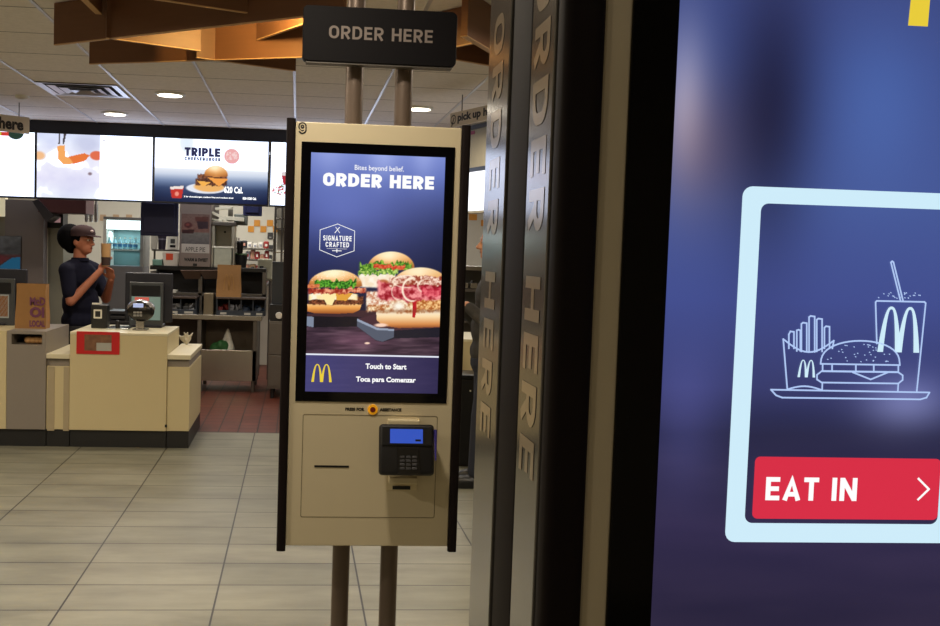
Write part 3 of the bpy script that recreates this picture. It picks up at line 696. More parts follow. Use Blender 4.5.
def paint_triple(A, B):
    x, y = A*707, B*400          # units of the photo zoom
    img = ramp(B, [(0, (244, 249, 255)), (.45, (248, 250, 255)), (.56, (206, 216, 234)), (.66, (128, 146, 180)), (.78, (62, 78, 114)), (1, (28, 38, 70))])
    ed = np.clip(np.abs(A-.5)*2, 0, 1); img -= (np.clip((B-.5)*3, 0, 1)*ed**2*16)[..., None]
    img += (np.exp(-((x-195)/40)**2-((y-30)/60)**2))[..., None]*np.array([-14, -6, 0])
    mixc(img, ellm(x, y, 478, 100, 50, 50, .1), (238, 172, 172))
    mixc(img, polm(x, y, [(445, 75), (510, 75), (515, 120), (440, 122)])*(fbm(x/9, y/9, 2) > .5)*.7, (250, 228, 226))
    mixc(img, ellm(x, y, 320, 310, 130, 34, .1), (228, 232, 244))
    mixc(img, ellm(x, y, 340, 300, 104, 34, .2), (238, 178, 104))
    paint_band(img, x, y, 250, 455, 268, 24, (56, 30, 26), (128, 74, 48), 12, 8, 5)
    paint_band(img, x, y, 262, 455, 236, 16, (52, 28, 24), (150, 90, 60), 12, 8, 8)
    mixc(img, polm(x, y, [(330, 240), (460, 246), (400, 294)]), (244, 160, 74)); mixc(img, polm(x, y, [(262, 262), (350, 270), (300, 300)]), (246, 178, 82))
    paint_bun(img, x, y, 382, 160, 76, 66, 1.02)
    mixc(img, polm(x, y, [(98, 315), (182, 305), (170, 375), (110, 378)]), (196, 52, 44)); mixc(img, polm(x, y, [(98, 306), (180, 298), (178, 318), (100, 322)]), (238, 226, 220))
    mixc(img, ellm(x, y, 140, 350, 16, 18, .4), (240, 150, 130))
    return img
def paint_side(A, B):
    img = np.full(A.shape+(3,), 252.); x, y = A*707, B*400
    mixc(img, polm(x, y, [(62, 200), (190, 190), (180, 262), (78, 268)]), (176, 44, 56)); mixc(img, polm(x, y, [(62, 188), (190, 180), (188, 206), (64, 212)]), (226, 214, 214))
    mixc(img, (fbm(x/10, y/10, 9) > .55)*ellm(x, y, 70, 300, 66, 40, .3), (120, 150, 120)); mixc(img, (fbm(x/8, y/8, 4) > .6)*ellm(x, y, 70, 310, 66, 40, .3), (210, 90, 90))
    return img
def paint_deal(A, B):
    img = np.full(A.shape+(3,), 252.); x, y = A*707, B*400
    mixc(img, ellm(x, y, 590, 4, 52, 44, .06), (34, 58, 48)); mixc(img, polm(x, y, [(420, 4), (500, 4), (500, 26), (420, 26)]), (186, 200, 60)); mixc(img, polm(x, y, [(500, 4), (545, 4), (545, 28), (500, 28)]), (210, 60, 50))
    for k in range(9): mixc(img, (np.abs(y-90-30*k) < 5)*(fbm(x/7, y/60, k) > .55)*.10*((x > 380) & (x < 620)), (120, 120, 130))
    return img
SM = attr_screen('menu_picture', 1., .2)
def menu(px0, px1, label, painter, nx=170, nz=96):
    ym = 168; x0 = at(px0, ym, YM).x; x1 = at(px1, ym, YM).x; z1 = 2.530; z0 = 1.932
    t = thing('menu_screen', label, 'screen', ((x0+x1)/2, YM, z0), 'menu screens above the counter')
    MB().box((x0-.012, YM-.005, z0-.016), (x1+.012, YM+.06, z1+.0130)).build('casing', mat('screen_casing', (16, 18, 30), .4), t, .003)
    d = display('display', SM, t, x0, x1, z0, z1, YM-.0056, nx, nz, painter, 2.4)
    return t, d, x0, x1, z0, z1
menu(-81, 34.5, 'leftmost mostly white menu screen behind the small sign ending in here', paint_deal)
menu(37, 152.3, 'menu screen with an orange drink splash on its left half', paint_drink)
t, d, x0, x1, z0, z1 = menu(154.8, 268, 'menu screen advertising a triple burger on a white to navy ground', paint_triple)
u = (x1-x0)/707; TK = glow('menu_navy', (44, 46, 84)); q = lambda x, y: V(x0+x*u, YM-.0066, z1-y*(z1-z0)/400)
caps('TRIPLE', TK, d, 'headline', q(184, 108), (1,0,0), (0,0,1), 222*u, 54*u, .28, .08); caps('CHEESEBURGER', TK, d, 'headline', q(184, 135), (1,0,0), (0,0,1), 224*u, 21*u, .27, .2)
MW = glow('menu_white', (255, 255, 255), 1.4)
text('620 Cal.', MW, d, 'calorie_text', q(434, 334), (1,0,0), (0,0,1), 118*u, 42*u, .03); text('2 for cheeseburger, medium fries and medium drink', MW, d, 'small_print', q(184, 372), (1,0,0), (0,0,1), 312*u, 12*u, .03)
text('820-1020 Cal.', MW, d, 'small_print', q(552, 372), (1,0,0), (0,0,1), 86*u, 16*u, .04)
menu(271, 386, 'white menu screen half hidden behind the kiosk, red cup at its edge', paint_side)

# hanging word signs
SIGNBG = mat('sign_taupe', (212, 200, 182), .6, 0, .04); SIGNTX = mat('sign_dark_text', (34, 30, 32), .6, 0, .02)
def word_sign(p0, p1, z0, z1, word, label, tx0, tx1, hook=0):
    p0, p1 = V(*p0), V(*p1); d = (p1-p0).normalized(); n = V(d.y, -d.x, 0); W = (p1-p0).length
    c = (p0+p1)/2
    t = thing('word_sign', label, 'sign', (c.x, c.y, z0))
    b_ = MB().prism([p0+V(0,0,z0), p1+V(0,0,z0), p1+V(0,0,z0)-n*.02, p0+V(0,0,z0)-n*.02], (0, 0, z1-z0)).build('board', SIGNBG, t, .002)
    for f in (.15, .85):
        pp = p0+(p1-p0)*f-n*.01; MB().cyl((pp.x, pp.y, z1-.005), (pp.x, pp.y, 2.65), .004, n=8).build('hanger', STEELDK, t)
    h = z1-z0
    text(word, SIGNTX, b_, 'lettering', p0+d*(W*tx0)+n*.001+V(0,0,z0+h*.14), d, (0,0,1), W*(tx1-tx0), h*.72, .045)
    return t, b_, p0, d, n, W, h
pB = at(29.5, 126, 8.6); pA = at(-40, 122, 8.25)
word_sign((pA.x, pA.y, 0), (pB.x, pB.y, 0), at(29, 134, 8.6).z, at(29, 117.5, 8.6).z, 'order here', 'taupe hanging sign at left edge with dark letters reading here', .03, .91)
pA = at(450, 121, 7.3); pB = V(pA.x+.36, pA.y-.95, 0)
zs0 = at(452, 127.5, 7.3).z; zs1 = at(452, 113.5, 7.3).z
t, b_, p0, d_, n_, W, h = word_sign((pA.x, pA.y, 0), (pB.x, pB.y, 0), zs0, zs1, 'pick up here', 'slanted taupe sign reading pick up beside the kiosk at right', .11, .66)
mb = MB(); cc = p0+d_*(W*.05)+n_*.0015+V(0,0,zs0+h*.5)
ribbon(mb, [cc+d_*(W*.035*math.cos(a))+V(0,0,h*.30*math.sin(a)) for a in [i*math.pi/10 for i in range(20)]], .008, n_, True)
ribbon(mb, [cc-V(0,0,h*.45)-d_*.02, cc+V(0,0,h*.1)+d_*.01], .012, n_); mb.build('bell_mark', SIGNTX, b_)
# angled side soffit with its screen at right
A0 = at(459, 140, 8.75); dirw = V(.311, -1, 0).normalized(); nw = V(dirw.y, -dirw.x, 0)
t = thing('side_menu_panel', 'angled beige panel with a white lit screen between kiosk and near kiosk', 'menu panel', (A0.x, A0.y, 1.93))
def slab(name, s0, s1, z0, z1, off, th, m, par=t):
    p = V(A0.x, A0.y, 0); a_ = p+dirw*s0+nw*off; b2 = p+dirw*s1+nw*off
    return MB().prism([a_+V(0,0,z0), b2+V(0,0,z0), b2-nw*th+V(0,0,z0), a_-nw*th+V(0,0,z0)], (0, 0, z1-z0)).build(name, m, par)
zz = lambda y: at(468, y, 8.7).z
slab('panel', 0, 1.6, zz(214), 2.65, 0, .06, mat('side_beige', (172, 164, 140), .7))
slab('top_rail', 0, 1.6, zz(132.5), zz(128.5), .02, .03, BLACK); slab('mid_rail', 0, 1.6, zz(174), zz(170), .02, .03, BLACK)
slab('lit_screen', .03, 1.55, zz(212), zz(174), .004, .01, glow('side_screen_white', (252, 252, 255), 1.5)); slab('magenta_label', .10, .30, zz(137), zz(133.6), .003, .004, mat('magenta', (150, 40, 80), .6))

# ------------------------------------------------------------------ counters
YC = 7.5
def zc(y, x=110): return at(x, y, YC).z
def counter_unit(label, px0, px1, ytop, depth, m, mtop, low, over=False, name='counter_unit'):
    x0, x1 = at(px0, 390, YC).x, at(px1, 390, YC).x; zt = zc(ytop, (px0+px1)/2)
    t = thing(name, label, 'counter', ((x0+x1)/2, YC, 0))
    MB().box((x0+.002, YC+.012, 0), (x1-.002, YC+depth-.01, .13)).build('toe_kick', TOE, t, .002)
    if low:
        MB().box((x0+.001, YC, .13), (x1-.001, YC+depth, zt-.092)).build('body', m, t, .003)
        MB().box((x0, YC+.025, zt-.092), (x1-.01, YC+depth, zt-.035)).build('reveal_band', GREYLAM, t)
        MB().box((x0, YC-.01, zt-.035), (x1+(.004 if over else -.0), YC+depth, zt)).build('worktop', mtop, t, .003)
    else:
        MB().box((x0, YC-.012, .13), (x1, YC+depth, zt-.02)).build('body', m, t, .003)
        MB().box((x0, YC-.014, zt-.02), (x1, YC+depth, zt)).build('worktop', mtop, t, .003)
    return t, x0, x1, zt
pod, pdx0, pdx1, pzt = counter_unit('tall cream register counter block with red card on its front', 69.8, 166.8, 332.5, .72, CREAM, CREAMTOP, False)
low, lx0, lx1, lzt = counter_unit('low cream counter end at right of the tall register block', 166.9, 189.6, 354.8, .90, CREAM, CREAMTOP, True, True)
low2, mx0, mx1, mzt = counter_unit('low cream counter between grey block and tall cream block, with grey stripes', 46.2, 69.7, 353.8, .80, CREAM, CREAMTOP, True)
for a_, b_ in ((54.5, 47.5), (63.5, 69.2)):
    xx0, xx1 = at(min(a_, b_), 395, YC).x, at(max(a_, b_), 395, YC).x
    MB().box((xx0, YC-.003, .12), (xx1, YC+.01, mzt-.095)).build('stripe', mat('stripe_taupe', (170, 156, 128), .5), low2)
MB().box((at(166.2, 424, YC).x-.008, YC-.02, zc(426)), (at(166.2, 424, YC).x+.008, YC-.012, zc(423.5))).build('vent_hole', BLACK, pod)
gx0, gx1 = at(7, 390, YC).x, at(46, 390, YC).x; gzt = zc(331, 26)
gp = thing('counter_unit', 'grey register block at left carrying a paper bag and pastry window', 'counter', ((gx0+gx1)/2, YC, 0))
MB().box((gx0, YC+.012, 0), (gx1-.002, YC+.7, .13)).build('toe_kick', TOE, gp)
mb = MB(); wz0, wz1 = zc(344.5, 26), zc(334, 26); wx0, wx1 = at(12, 340, YC).x, at(42.5, 340, YC).x; fy = YC-.012
mb.box((gx0, fy, .13), (gx1, YC+.72, wz0)); mb.box((gx0, fy, wz1), (gx1, YC+.72, gzt)); mb.box((gx0, fy, wz0), (wx0, YC+.72, wz1)); mb.box((wx1, fy, wz0), (gx1, YC+.72, wz1)); mb.box((wx0, YC+.3, wz0), (wx1, YC+.72, wz1))
mb.build('body', GREYLAM, gp)
for i in range(4):
    mb = MB(); xx = wx0+(wx1-wx0)*(.46+.15*i); mb.ell((xx, YC+.08, wz0+.027), (.034, .04, .027)); tag(mb.build('pastry', mat('pastry_brown', (186, 142, 92), .7, 0, .2, 30), None, 0, True), 'small golden pastry in the window of the grey counter block', 'pastry', 'pastries in the counter window')
ex0, ex1 = at(-60, 390, YC).x, gx0
ep = thing('counter_unit', 'cream counter block cut by the left edge under a monitor', 'counter', ((ex0+ex1)/2, YC, 0))
MB().box((ex0, YC+.012, 0), (ex1, YC+.7, .13)).build('toe_kick', TOE, ep); MB().box((ex0, YC-.012, .13), (ex1-.002, YC+.72, gzt)).build('body', CREAM, ep, .003)
# right counter seen in the gap
rc, rx0, rx1, rzt = counter_unit('cream counter glimpsed in the gap right of the kiosk', 461.5, 640, 341, .7, CREAM, CREAMTOP, False)

# ---- on the counters
def up(y, z): return None
rx_a, rx_b = at(77, 342, YC).x, at(120, 342, YC).x; rz0, rz1 = zc(354, 98), zc(331.5, 98)
rd_ = thing('promo_card', 'red card with a small food picture on the cream counter front', 'sign', ((rx_a+rx_b)/2, YC-.02, rz0))
MB().box((rx_a, YC-.018, rz0), (rx_b, YC-.014, rz1)).build('card', mat('card_red', (196, 24, 28), .45, 0, .04), rd_, .001)
mb = MB(); p0x, p1x = at(85, 342, YC).x, at(112, 342, YC).x
mb.box((p0x, YC-.0195, zc(350.5, 98)), (p1x, YC-.018, zc(334.5, 98))); mb.build('picture', mat('food_picture', (120, 84, 60), .5, 0, .8, 22), rd_)
MB().box((at(97, 342, YC).x, YC-.0205, zc(350.5, 98)), (at(112, 342, YC).x, YC-.0195, zc(342.5, 98))).build('caption_block', mat('caption_grey', (170, 170, 164), .5), rd_)

def on_counter_y(Y): return Y
# black holder with white square
Yh = 7.83; hx0, hx1, hz0, hz1 = pxr(91, 305, 107, 328, Yh)
bx = thing('receipt_printer', 'small black printer with a white square outline on the cream counter', 'printer', ((hx0+hx1)/2, Yh, pzt))
MB().box((hx0, Yh, pzt), (hx1, Yh+.12, hz1)).build('body', BLACK, bx, .008)
mb = MB(); a_, b_, c_, e_ = pxr(93.6, 309.5, 102, 318.5, Yh); frame_ring(mb, rrect(a_, c_, b_, e_, .004, Yh-.001), rrect(a_+.012, c_+.012, b_-.012, e_-.012, .003, Yh-.001)); mb.build('square_mark', WHITE, bx)
pbox(MB(), 92, 303, 100, 304.4, Yh, .02).build('paper_edge', WHITE, bx)
# shiny tray
Yt = 7.84; tx0, tx1, _, _ = pxr(108, 325, 131, 331, Yt)
tr = tag(MB().box((tx0, Yt-.10, pzt), (tx1, Yt+.15, pzt+.012)).build('card_tray', mat('chrome', (220, 226, 230), .12, 1., 0), None, .004), 'flat shiny metal tray on cream counter before the monitor', 'tray')
pc = at(123, 326, 7.9); tag(MB().lathe((pc.x-.02, 7.78, pzt+.012), [(.016, 0), (.018, .02), (.016, .055), (.006, .06)], 16).build('pen_cup', BLACK, None, 0, True), 'tiny black cup on the shiny tray', 'cup')
# counter card terminal on stand
Yr = 7.72; a_, b_, c_, e_ = pxr(126.5, 300, 154, 322, Yr)
ct = thing('payment_terminal', 'black and silver payment terminal on a short stand on the cream counter', 'terminal', ((a_+b_)/2, Yr+.03, pzt))
ccx = (a_+b_)/2
MB().box((ccx-.055, Yr-.02, pzt), (ccx+.055, Yr+.10, pzt+.012)).build('foot', STEEL, ct, .004); MB().box((ccx-.035, Yr+.02, pzt+.01), (ccx+.025, Yr+.06, c_+.03)).build('stand', STEEL, ct, .004)
mb = MB(); R_ = Matrix.Rotation(math.radians(-28), 3, 'X'); mb.ell((ccx, Yr+.03, (c_+e_)/2), ((b_-a_)/2, .05, (e_-c_)/2), None, 24); bd = mb.build('body', mat('terminal_black', (18, 18, 20), .25), ct, 0, True)
mb = MB(); mb.ell((ccx, Yr+.034, (c_+e_)/2+.022), ((b_-a_)/2+.004, .046, (e_-c_)/2-.02), None, 24); mb.build('silver_rim', mat('terminal_silver', (180, 180, 184), .25, .8, .03), ct, 0, True)
a2, b2, c2, e2 = pxr(133, 303.5, 143, 307.5, Yr-.03); MB().box((a2, Yr-.026, c2), (b2, Yr-.01, e2)).build('display', glow('terminal_lcd', (176, 186, 220)), bd, .002)
for i in range(3):
    for j in range(2):
        a2, b2, c2, e2 = pxr(133.5+3*i, 311.5+3*j, 135.8+3*i, 313.4+3*j, Yr-.025); MB().box((a2, Yr-.026, c2), (b2, Yr-.005, e2)).build('key', mat('terminal_key', (150, 150, 150), .5), bd)
# monitors (till)
def till(label, Y, bx, ix, zbase, contents):
    x0, x1, z0, z1 = pxr(*bx, Y+.08); z0 = max(z0, zbase+.02); t = thing('till_monitor', label, 'monitor', ((x0+x1)/2, Y+.10, zbase))
    MB().box((x0, Y+.08, z0), (x1, Y+.12, z1)).build('cashier_display', NAVYBLACK, t, .008)
    MB().box(((x0+x1)/2-.05, Y+.085, zbase+.02), ((x0+x1)/2+.05, Y+.115, z0+.05)).build('neck', NAVYBLACK, t)
    MB().box(((x0+x1)/2-.12, Y-.02, zbase), ((x0+x1)/2+.12, Y+.2, zbase+.022)).build('base', NAVYBLACK, t, .006)
    x0, x1, z0, z1 = pxr(*ix, Y); z0 = max(z0, zbase+.001); c = MB().box((x0, Y, z0), (x1, Y+.03, z1)).build('customer_display', mat('till_frame', (62, 66, 70), .45), t, .006)
    MB().box(((x0+x1)/2-.03, Y+.028, z0+.08), ((x0+x1)/2+.03, Y+.082, z1-.06)).build('link_arm', NAVYBLACK, c)
    for rct, m in contents:
        a, b, cc, e = pxr(*rct, Y); MB().box((a, Y-.003, cc), (b, Y+.001, e)).build('screen_area', m, c)
    return t
till('dark till monitor behind the payment terminal on the cream counter', 8.02, (125, 273, 172.3, 322), (129.3, 282.3, 163, 327), pzt,
     [((131.5, 285.5, 160.3, 296.5), mat('dark_header', (16, 17, 22), .3)), ((131.5, 296.6, 160.3, 320), mat('pale_green_screen', (70, 84, 76), .3, var=0, emis=(104, 122, 112), es=.8)),
      ((134.8, 297.2, 149, 301.4), glow('till_red', (214, 84, 66)))])
till('dark till monitor at left edge with a food picture on its screen', 7.95, (-40, 268.5, 26.5, 312), (-44, 278, 14.5, 328), gzt,
     [((-40, 282, 11, 293), mat('dark_header2', (20, 20, 24), .3)), ((-40, 294, 9, 317.5), mat('frame_pale', (60, 58, 52), .4, emis=(150, 146, 130), es=.5)), ((-40, 295.2, 8, 316), mat('food_orange', (60, 34, 16), .4, 0, .7, 24, emis=(126, 78, 38), es=.6))])
# paper bag with violet letters on the grey block
def paper_bag(label, px, Y, base, name='paper_bag', d=.13, m=KRAFT, fold=True):
    x0, x1, z0, z1 = pxr(*px, Y); z0 = base; cx = (x0+x1)/2; w = (x1-x0)/2
    t = thing(name, label, 'bag', (cx, Y+d/2, z0)); mb = MB(); N = 9
    rows = []
    for i in range(N+1):
        f = i/N; wd = w*(1-.06*f+.02*math.sin(7*f)); dd = d/2*(1-.28*f); z = z0+(z1-z0)*f; g = .25*dd*math.sin(math.pi*f)
        rows.append([V(cx-wd, Y+d/2-dd, z), V(cx, Y+d/2-dd-.002, z), V(cx+wd, Y+d/2-dd, z), V(cx+wd-g, Y+d/2, z), V(cx+wd, Y+d/2+dd, z), V(cx-wd, Y+d/2+dd, z), V(cx-wd+g, Y+d/2, z)])
    for r in rows: mb.v += r
    for i in range(N):
        for j in range(7): mb.f.append([i*7+j, i*7+(j+1) % 7, (i+1)*7+(j+1) % 7, (i+1)*7+j])
    mb.f.append(list(range(6, -1, -1)))
    b = mb.build('bag_body', m, t)
    return t, b, cx, w, z0, z1
t, b, cx, w, z0, z1 = paper_bag('brown paper bag with violet lettering standing on the grey counter block', (15, 284, 46, 331), 7.72, gzt)
VIO = mat('violet_print', (112, 60, 92), .7, 0, .05)
xa = at(29, 310, 7.70).x; H = z1-z0
text('McD', VIO, b, 'lettering', (xa, 7.7175, z0+H*.52), (1,0,0), (0,0,1), w*1.0, H*.19, .04); text('OI', VIO, b, 'lettering', (xa, 7.7175, z0+H*.25), (1,0,0), (0,0,1), w*.95, H*.24, .05)
text('LOCAL', VIO, b, 'lettering', (xa, 7.7175, z0+H*.04), (1,0,0), (0,0,1), w*1.0, H*.15, .05)

# ------------------------------------------------------------------ kitchen behind
YT = 10.5
tb = thing('prep_table', 'stainless steel prep table with open bay and legs on the red tiles', 'table', (at(210, 390, YT).x, YT, 0))
ztop = at(215, 315, YT).z; x0, x1 = at(150, 350, YT).x, at(256.5, 350, YT).x; xm = at(197, 350, YT).x; xt1 = at(262, 318, YT).x
MB().box((x0, YT-.02, ztop-.05), (xt1, YT+.72, ztop)).build('tabletop', STEEL, tb, .004)
zf1, zf0 = at(225, 350, YT).z, at(225, 381, YT).z
MB().box((xm, YT, zf0), (x1, YT+.03, zf1)).build('front_panel', STEEL, tb, .003)
MB().box((xm, YT, zf0), (xm+.04, YT+.7, ztop-.05)).build('side_panel', STEELDK, tb); MB().box((x1-.04, YT, zf0), (x1, YT+.7, ztop-.05)).build('side_panel', STEELDK, tb)
MB().box((xm+.04, YT+.55, zf0), (x1-.04, YT+.57, ztop-.05)).build('back_panel', mat('brown_steel', (120, 108, 98), .5, .2, .1), tb); MB().box((xm+.04, YT+.03, zf1-.12), (x1-.04, YT+.55, zf1-.10)).build('shelf', STEELDK, tb)
MB().box((x0, YT+.55, .3), (xm, YT+.57, ztop-.05)).build('back_panel', mat('dark_brown_steel', (82, 72, 64), .6, .1, .1), tb); MB().box((x0, YT+.02, .35), (xm, YT+.55, .37)).build('shelf', STEELDK, tb)
for xx in (x0+.04, xm+.03, x1-.03):
    for yy in (YT+.04, YT+.64): MB().cyl((xx, yy, 0), (xx, yy, zf0+.01), .02, .024, 12).build('leg', STEELDK, tb, 0, True)
# bag in the open bay
bx_ = at(222, 345, YT+.2); bt = thing('plastic_bag', 'white plastic bag with green contents in the open bay of the prep table', 'bag', (bx_.x, YT+.25, zf1-.10))
mb = MB(); mb.ell((bx_.x-.05, YT+.22, zf1-.02), (.085, .10, .085)); mb.ell((bx_.x+.02, YT+.20, zf1-.01), (.07, .09, .10)); mb.ell((bx_.x-.01, YT+.16, zf1+.03), (.05, .06, .06)); mb.fused('green_contents', mat('leaf_green', (44, 96, 50), .6, 0, .5, 40, bump=.5), bt, .012, 2)
mb = MB(); mb.taper((bx_.x+.09, YT+.2, zf1+.0), (bx_.x+.06, YT+.2, zf1+.20), .045, .014); mb.ell((bx_.x+.075, YT+.2, zf1-.03), (.06, .08, .07)); mb.taper((bx_.x+.02, YT+.2, zf1+.05), (bx_.x+.055, YT+.19, zf1+.2), .03, .012); mb.fused('wrapper', mat('clear_white', (206, 206, 198), .35, 0, .2, 30, bump=.6), bt, .012)
# sauce bins on the table
def bins(px, label, n, cols, group):
    Y = YT+.02; x0, x1, z0, z1 = pxr(*px, Y); z0 = ztop; t = thing('packet_bin', label, 'bin', ((x0+x1)/2, Y, z0), group); D = .30
    MB().box((x0, Y+D-.02, z0), (x1, Y+D, z1)).build('back', NAVYBLACK, t); MB().box((x0, Y, z0), (x1, Y+D, z0+.015)).build('bottom', NAVYBLACK, t)
    MB().box((x0-.012, Y-.02, z1-.02), (x1+.012, Y+D, z1)).build('lid', mat('bin_lid', (64, 52, 46), .5), t, .003)
    MB().box((x0, Y-.006, z0), (x1, Y+.008, z0+.05)).build('front_lip', mat('bin_blue', (40, 48, 60), .4), t, .002)
    for i in range(n+1):
        xx = x0+(x1-x0)*i/n; MB().box((xx-.006, Y, z0), (xx+.006, Y+D, z1-.02)).build('divider', mat('bin_blue', (40, 48, 60), .4), t)
    rs = random.Random(n*7+int(px[0]))
    for i in range(n):
        mb = MB(); xa_, xb_ = x0+(x1-x0)*(i+.12)/n, x0+(x1-x0)*(i+.88)/n
        for k in range(9):
            cx, cy, cz = xa_+(xb_-xa_)*rs.random(), Y+.03+.2*rs.random(), z0+.045+.05*rs.random(); R_ = Matrix.Rotation(rs.random()*3, 3, 'Y') @ Matrix.Rotation(rs.random()*3, 3, 'X')
            bb = MB().box((-.028, -.018, -.004), (.028, .018, .004)); mb.add([V(cx, cy, cz)+R_ @ v for v in bb.v], bb.f)
        o = mb.build('packets', cols[i % len(cols)], t); o['kind'] = 'stuff'
        if i % 2 == 0 or i == n-1: MB().box((xa_+.02, Y-.009, z0+.008), (xb_-.01, Y-.006, z0+.03)).build('label_strip', mat('label_strip', (170, 168, 160), .6), t)
PR, PS, PB = mat('packet_red', (130, 30, 34), .5), mat('packet_silver', (150, 154, 164), .35), mat('packet_blue', (40, 60, 90), .5)
bins((217, 297.5, 265, 315), 'dark four bay packet bin at the right end of the prep table', 4, [PR, PS, PB, PB], 'packet bins')
bins((165, 296.5, 196, 315), 'dark packet bin at left half hidden behind the till monitor', 2, [PS, PS], 'packet bins')
tag(pbox(MB(), 203.5, 293, 213.5, 315, YT+.05, .2).build('steel_canister', mat('canister_tan', (128, 118, 100), .35, .6, .06), None, .01), 'narrow steel canister between the two packet bins', 'canister')
# brown bag on the bins
zb_ = pxr(217, 297.5, 265, 315, YT+.02)[3]
t, b, cx, w, z0, z1 = paper_bag('plain brown paper bag standing upright on the packet bin', (216.5, 265, 241, 296.5), YT+.06, zb_)
mb = MB(); arches(mb, cx-w*.45, cx+w*.5, z0+(z1-z0)*.22, z0+(z1-z0)*.72, YT+.0585, .2); mb.build('faint_arch_print', mat('print_tan', (166, 122, 66), .8), b)
# upper shelf with flaps behind
sh = thing('pass_shelf', 'dark steel pass shelf unit with two dark openings above the prep table', 'shelf', (at(190, 280, YT+.4).x, YT+.4, ztop)); Y = YT+.42
def sbox(px, d, m, nm, Yv=None): 
    Yv = Yv or Y; q = pxr(*px, Yv); return MB().box((q[0], Yv, max(q[2], ztop)), (q[1], Yv+d, q[3])).build(nm, m, sh, .002)
sbox((150, 267, 266, 271), .28, BLACK, 'shelf_board'); sbox((150, 271, 156, 316), .26, STEELDK, 'post'); sbox((198, 277, 202, 316), .26, STEELDK, 'post'); sbox((216, 276, 219, 316), .26, STEELDK, 'post'); sbox((262, 271, 266, 316), .26, STEELDK, 'post')
sbox((150, 293, 266, 296), .26, STEELDK, 'shelf_board'); sbox((156, 271, 262, 316), .02, mat('pass_dark', (24, 24, 34), .6), 'back_panel', Y+.25)
for xa_, xb_ in ((182, 200), (201, 218)):
    p = [at(xa_-1.5, 270.5, Y-.09), at(xb_+.5, 270.5, Y-.09), at(xb_+.5, 279, Y+.0), at(xa_+3, 279, Y+.0)]; MB().prism(p, (0, .01, .005)).build('flap', mat('flap_brown', (118, 96, 82), .5, .2, .06), sh)
sbox((163, 290, 176, 292.8), .2, WHITE, 'tray_edge', Y-.02)
# items on the pass shelf
zsb = pxr(150, 267, 266, 271, Y)[3]
def item(name, label, cat, px, Yv, d, m, base=None, group=None, bev=.004):
    x0, x1, z0, z1 = pxr(*px, Yv); z0 = base if base is not None else z0
    t = thing(name, label, cat, ((x0+x1)/2, Yv+d/2, z0), group); return t, x0, x1, z0, z1, MB().box((x0, Yv, z0), (x1, Yv+d, z1)).build('body', m, t, bev)
x0, x1, z0, z1 = pxr(162, 252, 180, 267, Y+.04); fb = thing('carton_box', 'white carton with a red emblem on the pass shelf left of the pie poster', 'box', ((x0+x1)/2, Y+.1, zsb))
mb = MB(); mb.prism([(x0, Y+.04, z1), (x1, Y+.04, z1), (x1-.02, Y+.04, zsb), (x0+.02, Y+.04, zsb)], (0, .12, 0)); mb.build('body', mat('carton_white', (206, 196, 184), .6), fb, .003)
mb = MB(); a_, b_, c_, e_ = pxr(166, 253.5, 173, 260, Y+.04); mb.box((a_, Y+.038, c_), (b_, Y+.04, e_)); mb.build('red_emblem', mat('emblem_red', (206, 74, 40), .6), fb, .0)
tag(MB().box((at(152, 264, Y).x, Y+.02, zsb), (at(161.5, 264, Y).x, Y+.2, at(156, 259.5, Y).z)).build('serving_tray', mat('teal_tray', (110, 150, 136), .5, 0, .1), None, .008), 'pale teal tray on the pass shelf beside the white carton', 'tray')
shelf2 = thing('wall_ledge', 'narrow steel ledge carrying the dark cup and white printed box', 'shelf', (at(165, 250, Y+.1).x, Y+.1, zsb))
x0, x1, z0, z1 = pxr(150, 249.5, 180, 251.3, Y+.06); MB().box((x0, Y+.18, z0), (x1, Y+.32, z1)).build('board', STEELDK, shelf2, .002); zl = z1
for xx in (x0+.02, x1-.02): MB().box((xx-.01, Y+.26, zsb), (xx+.01, Y+.28, z0)).build('leg', STEELDK, shelf2)
x0, x1, z0, z1 = pxr(157, 233, 166, 250, Y+.2); dc = thing('paper_cup', 'dark navy paper cup on the ledge left of the white printed box', 'cup', ((x0+x1)/2, Y+.25, zl)); r_ = (x1-x0)/2
MB().lathe(((x0+x1)/2, Y+.25, zl), [(r_*.78, 0), (r_, z1-zl-.012)], 22).build('cup_body', mat('cup_navy', (40, 34, 52), .5), dc, 0, True); MB().lathe(((x0+x1)/2, Y+.25, z1-.012), [(r_*1.06, 0), (r_*1.04, .008), (r_*.8, .014)], 22).build('lid', BLACK, dc, 0, True); MB().lathe(((x0+x1)/2, Y+.25, zl+(z1-zl)*.58), [(r_*.925, 0), (r_*.94, .015)], 22).build('band', mat('band_grey', (130, 126, 140), .5), dc, 0, True)
t, x0, x1, z0, z1, bd = item('printed_box', 'white box with a black square print on the ledge right of the dark cup', 'box', (167.5, 232, 178, 250), Y+.2, .09, WHITE, zl)
a_, b_, c_, e_ = pxr(170.5, 239, 175, 243.5, Y+.2); MB().box((a_, Y+.198, c_), (b_, Y+.2, e_)).build('print_square', mat('print_grey', (70, 72, 70), .6), bd); a_, b_, c_, e_ = pxr(170, 245, 175.5, 247.5, Y+.2); MB().box((a_, Y+.198, c_), (b_, Y+.2, e_)).build('print_line', BLACK, bd)
t, x0, x1, z0, z1, bd = item('napkin_box', 'plain pale box on the ledge left of the dark cup', 'box', (151, 232, 156.5, 250), Y+.2, .1, mat('pale_card', (186, 180, 166), .6), zl)
